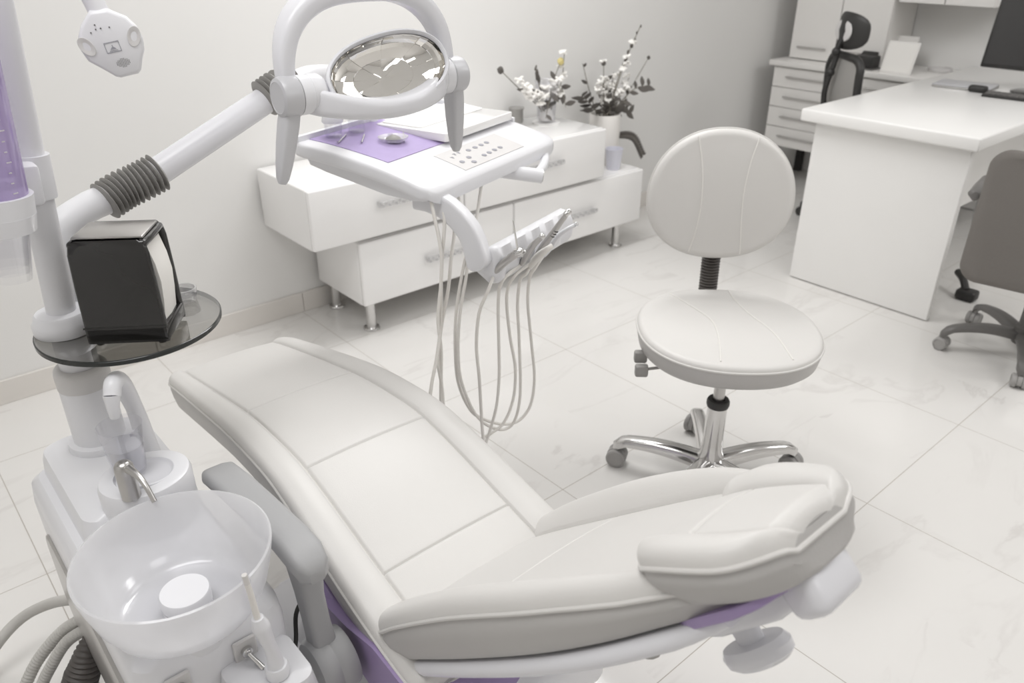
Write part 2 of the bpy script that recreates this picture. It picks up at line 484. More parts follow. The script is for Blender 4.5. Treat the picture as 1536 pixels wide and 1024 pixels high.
wv_ = V((2.905, 2.655, .386))
v2 = thing('ceramic_vase', 'tall white ceramic vase of dried flowers beside the sideboard upper tier', 'vase', wv_)
obj('body', MB().lathe([(.002, 0), (.066, 0), (.070, .006), (.074, .08), (.077, .16), (.076, .235), (.075, .24), (.070, .238), (.070, .16), (.064, .02), (.002, .015)], wv_, 36), 'vase', v2)
wtop = wv_ + V((0, 0, .12))
WG = 'dried flower stems in the white vase'
spray(wtop, P_(3.125, 1.005), (-.03, 0, .02), 'tall_spike_stem', 'tallest dark flower spike in the white ceramic vase', 'flower', WG, spike=True, r=.0035)
spray(wtop, P_(3.205, .855), (.02, 0, .03), 'bare_twig', 'thin bare twig leaning right from the white vase', 'flower', WG, bud=(.008, 'leaf'))
spray(wtop, P_(2.74, .87), (-.03, 0, .05), 'leafy_twig', 'thin twig with small leaves on the left of the white vase', 'flower', WG, leaves=3, lsize=.03)
spray(wtop, P_(2.88, .86), (0, 0, .02), 'budding_twig', 'upright twig with a dark bud in the white vase', 'flower', WG, bud=(.011, 'leaf'), blossoms=2)
for x, z, lb in ((2.70, .735, 'fern-like dark leaf stem arching left from the white vase'), (2.77, .665, 'lower dark leaf stem arching left from the white vase')):
    spray(wv_ + V((-.02, 0, .22)), P_(x, z, 2.62), (-.03, 0, .03), 'leaf_stem', lb, 'leaf', WG, leaves=9, lsize=.05)
for x, z, lb in ((3.20, .725, 'dark leaf stem arching right from the white vase'), (3.05, .60, 'short dark leaf stem at the right rim of the white vase')):
    spray(wv_ + V((.02, 0, .22)), P_(x, z, 2.63), (.02, 0, .05), 'leaf_stem', lb, 'leaf', WG, leaves=8, lsize=.05)
for i, (x, z) in enumerate(((2.86, .775), (2.92, .79), (3.0, .80), (3.03, .745), (3.08, .77), (2.96, .72), (3.05, .93), (2.92, .68), (3.01, .68))):
    spray(wtop + V((random.uniform(-.03, .03), random.uniform(-.02, .02), .08)), P_(x, z, 2.64 + .03 * (i % 3)), (0, 0, .01), 'pale_flower_stem', 'pale flower stem in the bouquet of the white vase', 'flower', WG, blossoms=4, leaves=3 if i % 2 else 1, lsize=.045, bsize=.017)
for k in range(4):
    spray(wv_ + V((random.uniform(-.04, .04), -.02, .225)), P_(2.83 + .06 * k, .655 + .02 * (k % 2), 2.62), (0, 0, .01), 'short_leaf_stem', 'short dark leaf stem at the mouth of the white vase', 'leaf', WG, leaves=5, lsize=.04)
fp = V((2.935, 2.74, .386))
f_ = thing('fern_sprig', 'dark fern sprig drooping behind the lilac cup', 'plant', fp)
pth = smooth_path([fp, fp + V((.02, -.03, .08)), fp + V((.07, -.09, .118)), fp + V((.14, -.13, .105)), fp + V((.195, -.15, .015))], 8)
obj('stem', MB().tube(pth, .003, 6), 'stem', f_)
for i in range(10, len(pth), 1):
    p = pth[i]; d = (pth[min(i + 1, len(pth) - 1)] - pth[i - 1]).normalized()
    for sg in (-1, 1):
        q = p + V((d.z, 0, -d.x)) * sg * .024 + d * .012
        m_ = MB().tube([p, p.lerp(q, .5), q], [.003, .0085, .001], 5)
        obj('leaflet', m_, 'leaf', f_)
# cups
cp = V((2.852, 2.535, .386))
lc = tag(obj('plastic_cup', MB().lathe([(.002, 0), (.030, 0), (.032, .002), (.043, .098), (.044, .10), (.0425, .10), (.031, .006), (.002, .005)], cp, 28), 'lilac_cup'), 'pale lilac plastic cup on the lower tier of the sideboard', 'cup')
dk = V((2.435, 2.775, .628))
tag(obj('grey_jar', MB().lathe([(.002, 0), (.030, 0), (.032, .01), (.031, .055), (.036, .065), (.034, .067), (.028, .058), (.002, .05)], dk, 24), 'rubber'), 'small grey jar behind the clear glass vase', 'jar')

# ------------------------------------------------------------------ desk
dk = thing('desk', 'long white desk with a plain end panel standing at right', 'desk', (3.8, 1.4, 0))
obj('end_panel', MB().box((3.17, 1.072, .004), (3.205, 1.70, .706), .002, 1), 'desk', dk)
obj('desktop', MB().box((3.12, 1.036, .706), (4.855, 1.75, .757), .008, 3), 'desk', dk)
obj('back_panel', MB().box((4.82, 1.08, .004), (4.85, 1.74, .706), .002, 1), 'desk', dk)
obj('modesty_panel', MB().box((3.206, 1.30, .28), (4.82, 1.325, .706), .002, 1), 'desk', dk)

# ------------------------------------------------------------------ drawer cabinet run behind the desk
cb = thing('drawer_cabinet', 'white chest of drawers with bar handles standing behind the desk', 'cabinet', (4.6, 2.3, 0))
obj('carcass', MB().box((4.445, 1.76, .235), (4.85, 2.70, .70), .002, 1), 'laminate', cb)
obj('counter', MB().box((4.405, 1.752, .70), (4.855, 2.73, .73), .004, 2), 'laminate', cb)
for y0, y1 in ((2.232, 2.70), (1.762, 2.228)):
    for k in range(4):
        z1 = .694 - k * .115
        d = obj('drawer', MB().box((4.425, y0, z1 - .112), (4.445, y1, z1), .002, 1), 'laminate', cb)
        h = MB().tube([(4.41, y0 + .09, z1 - .050), (4.41, y1 - .09, z1 - .050)], .004, 8)
        for yy in (y0 + .11, y1 - .11): h.tube([(4.41, yy, z1 - .05), (4.427, yy, z1 - .05)], .003, 8)
        obj('handle', h, 'steel', d)
for x, y in ((4.47, 2.66), (4.82, 2.66), (4.47, 1.80), (4.82, 1.80)):
    obj('leg', MB().box((x - .02, y - .02, 0), (x + .02, y + .02, .235)), 'black_matt', cb)
uc = thing('hutch_cabinet', 'tall white cupboard standing on the drawer cabinet counter', 'cabinet', (4.7, 2.4, .73))
obj('carcass', MB().box((4.57, 2.12, .7305), (4.85, 2.69, 1.70), .002, 1), 'laminate', uc)
for y0, y1 in ((2.407, 2.69), (2.12, 2.403)):
    d = obj('door', MB().box((4.55, y0, .735), (4.57, y1, 1.70), .002, 1), 'laminate', uc)
    h = MB().tube([(4.535, y0 + .05, .80), (4.535, y1 - .05, .80)], .004, 8)
    for yy in (y0 + .07, y1 - .07): h.tube([(4.535, yy, .80), (4.552, yy, .80)], .003, 8)
    obj('handle', h, 'steel', d)
wc = thing('wall_cupboard', 'white wall cupboard high on the right wall over the counter', 'cabinet', (4.7, 1.9, 1.06))
obj('carcass', MB().box((4.58, 1.62, 1.075), (4.855, 2.10, 1.70), .002, 1), 'laminate', wc)
for y0, y1 in ((1.62, 1.858), (1.862, 2.10)): obj('door', MB().box((4.56, y0, 1.075), (4.58, y1, 1.70), .002, 1), 'laminate', wc)

# things on the counter
bx = thing('card_terminal', 'black box-shaped terminal on the counter behind the desk', 'terminal', (4.52, 2.2, .73))
obj('body', MB().box((4.46, 2.13, .7305), (4.60, 2.25, .80), .008), 'black_matt', bx)
obj('paper_tray', MB().box((4.45, 2.12, .7302), (4.60, 2.26, .7385), .002, 1), 'grey_plastic', bx)
T = frame((4.56, 2.19, .80), (0, 1, 0), (-.5, 0, .85))
obj('display', MB().box((-.045, -.04, -.02), (.045, .05, .02), .004, 2, T), 'black_matt', bx)
T = frame((4.47, 2.0, .7305), (0, -1, 0), (-.95, 0, .3))
pf = thing('paper_stand', 'white framed sheet propped up on the counter beside the black terminal', 'stand', (4.5, 2.0, .73))
obj('frame', MB().box((-.085, 0, -.006), (.085, .165, .0), .002, 1, T), 'laminate', pf)
obj('sheet', MB().box((-.076, .008, .0), (.076, .157, .0012), 0, 1, T), 'paper', pf)
obj('strut', MB().box((-.02, 0, -.012), (.02, .11, -.0065), 0, 1, frame((4.54, 2.0, .7305), (0, -1, 0), (.9, 0, .3))), 'laminate', pf)
T = frame((4.66, 2.08, .7305), (0, -1, 0), (-.97, 0, .2))
tag(obj('picture_frame', MB().box((-.075, 0, -.01), (.075, .17, 0), .002, 1, T), 'laminate'), 'pale picture frame standing behind the propped white sheet', 'frame')
tag(obj('cable_coil', MB().tube([V((4.70 + .05 * math.cos(a), 1.86 + .06 * math.sin(a), .738 + .004 * a / 6)) for a in [k * .4 for k in range(48)]], .004, 6), 'panel_grey'), 'coiled pale cable on the counter against the wall', 'cable')

# monitor, keyboard, notebook
mn = thing('monitor', 'black flat computer monitor on the white desk', 'monitor', (4.28, 1.24, .757))
T = frame((4.20, 1.215, .85), (0, -1, 0), (-.985, .05, .17))
obj('housing', MB().box((-.28, 0, -.03), (.28, .325, 0), .006, 2, T), 'black_matt', mn)
obj('screen', MB().box((-.268, .016, 0), (.268, .312, .0015), 0, 1, T), 'screen', mn)
obj('neck', MB().box((4.225, 1.18, .765), (4.255, 1.25, .95), .005, 2), 'black', mn)
obj('foot', MB().lathe([(.002, 0), (.12, 0), (.12, .006), (.10, .012), (.002, .014)], (4.22, 1.215, .7575), 28, sx=.8, sy=1), 'black', mn)
nb = thing('laptop', 'closed silver laptop lying on the desk in front of the monitor', 'laptop', (4.14, 1.5, .757))
T = Matrix.Translation((4.16, 1.515, .7575)) @ Matrix.Rotation(R(8), 4, 'Z')
obj('base', MB().box((-.09, -.125, 0), (.09, .125, .008), .003, 2, T), 'steel', nb)
obj('lid', MB().box((-.09, -.125, .009), (.09, .125, .014), .003, 2, T), 'silver', nb)
T = Matrix.Translation((4.02, 1.26, .7575)) @ Matrix.Rotation(R(4), 4, 'Z')
kb = thing('keyboard', 'dark keyboard lying at the foot of the monitor', 'keyboard', (4.02, 1.26, .7575))
obj('base', MB().box((-.05, -.11, 0), (.05, .11, .012), .003, 2, T), 'black_matt', kb)
b = MB()
for i in range(4):
    for j in range(9): b.box((-.044 + i * .022, -.103 + j * .023, .0121), (-.026 + i * .022, -.083 + j * .023, .016), 0, 1, T)
obj('keys', b, 'grey_plastic', kb)
T = Matrix.Translation((4.06, 1.42, .7575))
tag(obj('stapler', MB().box((-.02, -.04, 0), (.02, .04, .03), .012, 3, T), 'black_matt'), 'small dark stapler between the laptop and the monitor', 'stapler')

# ------------------------------------------------------------------ office chairs
def star_base(par, c, r, hub_z, a0, m_arm, m_cast, hub_r=.03, arm_w=.022, arm_h=.03, tip_z=.085, wheel_r=.027, arc=.02, rim=None, chromey=False):
    cx, cy = c
    for k in range(5):
        a = a0 + 2 * PI * k / 5
        d = V((math.cos(a), math.sin(a), 0)); sd = V((-d.y, d.x, 0))
        rows = []
        for i in range(15):
            t = i / 14
            rr = hub_r * .3 + (r + .012 - hub_r * .3) * t
            zt = hub_z + (tip_z + .008 - hub_z) * t + arc * math.sin(PI * t)
            if t > .86: zt -= .016 * ((t - .86) / .14) ** 2
            th = arm_h * (1.15 - .55 * t)
            if t > .88: th = arm_h * .66 + .012 * (t - .88) / .12
            w = arm_w * (1.15 - .35 * t)
            if t > .92: w *= math.sqrt(max(.12, 1 - ((t - .92) / .085) ** 2))
            p = V((cx, cy, zt)) + d * rr
            prof = [(-w, -th), (-w, -th * .35), (-w * .72, -th * .05), (-w * .25, 0), (w * .25, 0), (w * .72, -th * .05), (w, -th * .35), (w, -th), (w * .55, -th), (w * .45, -th * .62), (-w * .45, -th * .62), (-w * .55, -th)]
            rows.append([p + sd * u + V((0, 0, v)) for u, v in prof])
        obj('arm', MB().loft(rows), m_arm, par, angle=50)
        tip = V((cx, cy, 0)) + d * r
        cst = MB()
        cst.lathe([(.008, wheel_r * 1.2), (.008, tip_z - .015)], tip, 12)
        ca = a + .9 + k * .7
        ax = V((math.cos(ca), math.sin(ca), 0))
        cst.prism([(math.cos(q) * wheel_r * 1.02, math.sin(q) * wheel_r * 1.02) for q in [PI * j / 10 for j in range(-1, 12)]], -.008, .008, frame(tip + V((0, 0, wheel_r)), V((-ax.y, ax.x, 0)), ax), .002, 1)
        co = obj('caster', cst, m_cast, par)
        for s_ in (-1, 1):
            w_ = MB()
            T = frame(tip + V((0, 0, wheel_r)) + ax * s_ * .009, (0, 0, 1), ax * s_)
            w_.lathe([(.004, 0), (wheel_r * .93, 0), (wheel_r, .003), (wheel_r, .013), (wheel_r * .9, .016), (wheel_r * .8, .0165), (wheel_r * .78, .0145), (.003, .0145)], T, 24)
            obj('wheel', w_, m_cast, co)

def round_pad(mb, c, U, W, Nn, ru, rw, top, bot, ex=2.2, nseg=72, dome=.012, rad=.02, under=.0, taper=1.0, egg=0):
    """round upholstered pad: U,W lateral axes, Nn the normal; profile from bottom centre over the rim to the top centre"""
    prof = [(.001, bot), (.80, bot), (.93, bot + .004), (.975, bot + .015)]
    prof += [(1.0 * taper, top - rad * 1.5), (1.004, top - rad * 1.1), (1.010, top - rad * .95), (1.004, top - rad * .8)]
    for k in range(1, 8):
        a = PI / 2 * k / 7
        prof.append((1 - (rad / ru) * (1 - math.cos(a)) - .0, top - rad * .8 + rad * .8 * math.sin(a)))
    for k in range(1, 9):
        f = k / 8
        r_ = (1 - rad / ru) * (1 - f) + .001
        prof.append((r_, top + dome * (1 - ((1 - f)) ** 2)))
    rings = []
    for r_, h in prof:
        ring = []
        for k in range(nseg):
            a = 2 * PI * k / nseg
            ca, sa = math.cos(a), math.sin(a)
            f = (abs(ca) ** ex + abs(sa) ** ex) ** (-1 / ex)
            q = 1 + egg * sa
            ring.append(c + U * ru * r_ * f * ca * q + W * rw * r_ * f * sa + Nn * h)
        rings.append(ring)
    mb.loft(rings)
    return shade_band(mb, lambda i, f: i < 6 * nseg or i == (len(rings) - 1) * nseg)

# ---- grey visitor chair at the right edge
gc = thing('office_chair', 'grey fabric office chair tucked beside the desk at the right edge', 'chair', (3.145, .72, 0))
star_base(gc, (3.145, .72), .27, .10, math.atan2(.936 - .72, 2.98 - 3.145), 'grey_plastic', 'caster', hub_r=.035, arm_w=.024, arm_h=.03, tip_z=.08, wheel_r=.025)
obj('hub', MB().lathe([(.002, .055), (.035, .055), (.038, .12), (.028, .13), (.026, .30), (.016, .31), (.016, .40), (.002, .40)], (3.145, .72, 0), 20), 'grey_plastic', gc)
hd = V((.985, .17, 0)); hs = V((-.17, .985, 0))
T = frame((3.12, .72, .40), hd, (0, 0, 1))
obj('seat', MB().box((-.22, -.235, 0), (.23, .235, .075), .03, 4, T), 'fabric_grey', gc)
T = frame(V((2.845, .655, .38)), -hs, (-hd * .985 + V((0, 0, .10))))   # local x lateral, y up, z towards the camera
bb = MB(); rows = []
ol = rrect(-.245, -.030, .235, .415, .06, 7)
for z, ins in ((-.045, .03), (-.04, .012), (-.025, 0), (-.0, 0), (.008, .006), (.012, .022)):
    rows.append([T @ V((x * (1 - ins / .225), .2075 + (y - .2075) * (1 - ins / .2075), z - .08 * (x / .225) ** 2 * .25)) for x, y in ol])
bb.loft(rows)
obj('backrest', bb, 'fabric_grey', gc)
obj('back_bracket', MB().tube([(3.10, .705, .40), (2.93, .68, .385), (2.895, .675, .42), (2.89, .67, .55)], .018, 10, smooth=5), 'grey_plastic', gc)
for s_ in (-1, 1):
    base = V((3.10, .715, 0)) + hs * s_ * .25
    a_ = obj('armrest', MB().loft([[base + hd * q + hs * (w * math.cos(2 * PI * k / 12)) + V((0, 0, .625 + h + .016 * math.sin(2 * PI * k / 12))) for k in range(12)] for q, w, h in ((-.165, .012, -.01), (-.155, .026, -.004), (-.06, .028, 0), (.06, .028, 0), (.095, .022, -.004), (.105, .008, -.01))]), 'grey_plastic', gc)
    obj('armrest_post', MB().tube([base + hd * .03 + V((0, 0, .615)), base + hd * .01 + V((0, 0, .50)), base - hd * .02 - hs * s_ * .03 + V((0, 0, .42)), base - hd * .03 - hs * s_ * .10 + V((0, 0, .405))], .016, 10, smooth=5), 'grey_plastic', a_)

# ---- black mesh chair behind the desk
BX, BY = 4.005, 1.885
bc = thing('office_chair', 'black mesh-back office chair with headrest behind the white desk', 'chair', (BX, BY, 0))
star_base(bc, (BX, BY), .26, .10, .3, 'black_matt', 'dark_rubber', tip_z=.08, wheel_r=.025)
obj('gas_lift', MB().lathe([(.002, .055), (.035, .055), (.038, .12), (.026, .13), (.026, .28), (.015, .29), (.015, .42), (.002, .42)], (BX, BY, 0), 20), 'black_matt', bc)
f1 = V((.83, -.56, 0)); s1 = V((.56, .83, 0))   # facing direction and side
T = frame((BX, BY, .42), f1, (0, 0, 1))
obj('seat', MB().box((-.15, -.20, 0), (.24, .20, .06), .025, 4, T), 'black_matt', bc)
def back_pt(u, v, off=0):   # u lateral, v height
    c = V((BX, BY, 0)) - f1 * (.165 + .05 * (v - .55) - .10 * (u / .2) ** 2 * .5 + .03 * math.sin((v - .5) / .38 * PI))
    return c + s1 * (u) + V((0, 0, v)) + f1 * off
fr = MB()
ol = rrect(-.15, .50, .15, .875, .07, 6)
fr.tube([back_pt(u, v) for u, v in ol] + [back_pt(*ol[0])], .019, 10)
fr.tube([back_pt(0, .52) , back_pt(0, .49) + f1 * .06, V((BX, BY, .43))], .02, 10, smooth=4)
obj('back_frame', fr, 'black_matt', bc)
ms = MB(); rows = []
for j in range(11):
    v = .505 + .365 * j / 10
    w = .145 if .06 < (v - .5) < .31 else .12
    rows.append([back_pt(w * (i / 5 - 1), v, .002) for i in range(11)] + [back_pt(w * (1 - i / 5), v, -.002) for i in range(11)])
ms.loft(rows)
obj('mesh_back', ms, 'rubber', bc)
sp = MB().tube([back_pt(0, .56, -.03), back_pt(0, .70, -.045), back_pt(0, .86, -.035), back_pt(0, .93, -.045), back_pt(0, .965, -.02), back_pt(0, .985, .01)], .014, 8, smooth=5)
sp.ball(back_pt(0, .895, -.045), .022); sp.ball(back_pt(0, .80, -.04), .022)
obj('headrest_stem', sp, 'black_matt', bc)
hr = MB(); rows = []
for j in range(13):
    a = -PI / 2 + PI * j / 12
    rows.append([V((BX, BY, .99)) - f1 * .195 + s1 * (.125 * math.cos(a) * .0 + .125 * math.sin(a)) + f1 * (.022 * math.cos(q) * math.sqrt(max(.05, math.cos(a))) + .05 * math.sin(a) ** 2) + V((0, 0, .085 * math.sin(q) * max(.15, math.cos(a)) ** .5)) for q in [2 * PI * k / 16 for k in range(16)]])
hr.loft(rows)
hro = obj('headrest', hr, 'black_matt', bc)
obj('headrest_shell', MB().lathe([(.001, 0), (.8, 0), (1, .004), (.98, .010), (.7, .013), (.001, .014)], frame(V((BX, BY, .99)) - f1 * .20, s1, -f1) @ Matrix.Diagonal((.075, .050, 1, 1)), 28), 'panel_grey', hro, label='pale oval shell on the rear of the headrest')
for s_ in (-1, 1):
    base = V((BX, BY, 0)) + s1 * s_ * .26
    a_ = obj('armrest', MB().box((-.11, -.03, .62), (.11, .03, .645), .012, 3, frame(base, f1, (0, 0, 1))), 'black_matt', bc)
    obj('armrest_post', MB().tube([base + V((0, 0, .62)), base + V((0, 0, .47)), base - s1 * s_ * .08 + V((0, 0, .43))], .013, 8, smooth=4), 'silver', a_)
fpd = MB().box((3.49, 1.02, 0), (3.56, 1.10, .045), .012, 3)
fpd.tube([(3.525, 1.07, .04), (3.55, 1.10, .075), (3.59, 1.14, .085)], .016, 8, smooth=4)
tag(obj('black_floor_object', fpd, 'black_matt'), 'small black foot-shaped object on the floor under the desk', 'pedal')  # black thing of unknown use, given a foot shape

# ------------------------------------------------------------------ dentist's stool
SC = V((1.632, 1.018, 0)); SU = V((.731, -.682, 0)); SW = V((.682, .731, 0)); Zv = V((0, 0, 1))
st = thing('dental_stool', 'pale leather dentist stool with round backrest and chrome five-star base', 'stool', (SC.x, SC.y, 0))
star_base(st, (1.622, 1.01), .268, .10, math.atan2(1.198 - 1.01, 1.808 - 1.622), 'chrome', 'caster', hub_r=.03, arm_w=.023, arm_h=.036, tip_z=.086, wheel_r=.029, arc=.014)
obj('column', MB().lathe([(.002, .06), (.030, .06), (.038, .085), (.036, .105), (.030, .125), (.028, .15), (.0265, .268), (.002, .268)], (1.622, 1.01, 0), 32), 'chrome', st)
obj('collar', MB().lathe([(.012, .266), (.029, .266), (.031, .272), (.031, .282), (.028, .288), (.017, .289), (.014, .28)], (1.622, 1.01, 0), 28), 'dark_rubber', st)
obj('gas_lift', MB().lathe([(.002, .26), (.0155, .26), (.0155, .332), (.0145, .333), (.0145, .336), (.0155, .337), (.0155, .43), (.002, .43)], (1.622, 1.01, 0), 20), 'steel', st)
seat_c = SC + V((.004, .004, 0))
sp = round_pad(MB(), seat_c, SU, SW, Zv, .234, .236, .506, .434, ex=2.25, dome=.010, rad=.018, taper=1.0)
seat = obj('seat', sp, 'leather', st, m2='leather_shade')
def pad_seam(pts, surf, parent, name='seam'):
    obj(name, MB().tube([surf(u, v) for u, v in smooth_path2(pts)], .0021, 6), 'seam', parent)
def pad_piping(c, U, W, Nn, ru, rw, ex, h, parent, egg=0):
    pp = []
    for k in range(97):
        a = 2 * PI * k / 96; ca, sa = math.cos(a), math.sin(a)
        f = (abs(ca) ** ex + abs(sa) ** ex) ** (-1 / ex)
        pp.append(c + U * ru * f * ca * (1 + egg * sa) + W * rw * f * sa + Nn * h)
    obj('piping', MB().tube(pp, .0030, 8), 'leather', parent)
def smooth_path2(p): return [(q.x, q.y) for q in smooth_path([V((a, b, 0)) for a, b in p], 10)]
def seat_surf(u, v):
    ex, ru, rw, rad, top, dome = 2.25, .234, .236, .018, .506, .010
    r_ = (abs(u / ru) ** ex + abs(v / rw) ** ex) ** (1 / ex)
    ri = 1 - rad / ru
    h = top + dome * (1 - (r_ / ri) ** 2) if r_ < ri else top - rad * .8 * (1 - math.sqrt(max(0, 1 - ((r_ - ri) / (1 - ri)) ** 2)))
    return seat_c + SU * u + SW * v + Zv * (h + .0003)
pad_piping(seat_c, SU, SW, Zv, .2345, .2365, 2.25, .491, seat)
pad_seam([(-.125, .190), (-.085, .10), (-.045, .0), (-.045, -.10), (-.06, -.205)], seat_surf, seat)
pad_seam([(.045, .222), (.045, .15), (.062, .05), (.10, -.06), (.115, -.19)], seat_surf, seat)
obj('underplate', MB().box((-.10, -.08, .412), (.10, .20, .430), .004, 2, frame(SC, SU, Zv)), 'black_matt', st)
for k, (a, z) in enumerate(((-.02, .432), (-.055, .410))):
    p0 = SC + SU * -.10 + SW * a + Zv * .418
    p1 = SC + SU * -.214 + SW * (a - .02) + Zv * (z + .002)
    lv = MB().tube([p0, p1], .004, 8)
    T = frame(p1, -SU, Zv)
    lv.box((-.004, -.012, -.02), (.03, .012, .012), .006, 2, T)
    obj('lever', lv, 'rubber', st)
# backrest, facing the camera
bt = (SW * .14 + Zv).normalized()
bN = (-SW + Zv * .14).normalized()
bcen = SC + SW * .232 + SU * -.010 + Zv * .786
bp = round_pad(MB(), bcen, SU, bt, bN, .195, .172, .026, -.026, ex=2.15, dome=.014, rad=.024, egg=-.06)
bk = obj('backrest', bp, 'leather', st, m2='leather_shade')
pad_piping(bcen, SU, bt, bN, .1955, .1725, 2.15, .006, bk, -.06)
def back_surf(u, v):
    ex, ru, rw, rad, top, dome = 2.15, .195, .172, .024, .026, .014
    r_ = (abs(u / ru) ** ex + abs(v / rw) ** ex) ** (1 / ex)
    ri = 1 - rad / ru
    h = top + dome * (1 - (r_ / ri) ** 2) if r_ < ri else top - rad * .8 * (1 - math.sqrt(max(0, 1 - ((r_ - ri) / (1 - ri)) ** 2)))
    return bcen + SU * u + bt * v + bN * (h + .0003)
pad_seam([(-.075, .152), (-.062, .08), (-.057, 0), (-.062, -.08), (-.077, -.155)], back_surf, bk)
pad_seam([(.082, .150), (.062, .08), (.052, 0), (.055, -.08), (.063, -.160)], back_surf, bk)
stem0 = SC + SW * .265 + SU * -.004
obj('back_stem', MB().tube([SC + SW * .10 + Zv * .42, SC + SW * .22 + Zv * .415, stem0 + Zv * .43, stem0 + Zv * .47, stem0 + SW * .02 + Zv * .66, stem0 + SW * .02 + Zv * .78], .011, 10, smooth=5), 'black_matt', st)
bl = corr(MB(), [stem0 + Zv * .46, stem0 + SW * .01 + Zv * .66], .021, .027, .0085, 22, smooth=0)
obj('bellows', bl, 'dark_hose', st)

# ------------------------------------------------------------------ dental chair
XC = .62
dc = thing('dental_chair', 'pale grey leather dental treatment chair reclined in the foreground', 'dental chair', (XC, 1.0, 0))

def interp(keys, s):
    """monotone-ish cubic interpolation of key rows [(s, a, b, ...)]"""
    for i in range(len(keys) - 1):
        if s <= keys[i + 1][0] or i == len(keys) - 2: break
    k0, k1 = keys[i], keys[i + 1]
    km = keys[i - 1] if i > 0 else k0
    kp = keys[i + 2] if i + 2 < len(keys) else k1
    h = k1[0] - k0[0]; t = (s - k0[0]) / h
    out = []
    for a in range(1, len(k0)):
        m0 = (k1[a] - km[a]) / (k1[0] - km[0]); m1 = (kp[a] - k0[a]) / (kp[0] - k0[0])
        t2, t3 = t * t, t ** 3
        out.append((2 * t3 - 3 * t2 + 1) * k0[a] + (t3 - 2 * t2 + t) * h * m0 + (-2 * t3 + 3 * t2) * k1[a] + (t3 - t2) * h * m1)
    return out

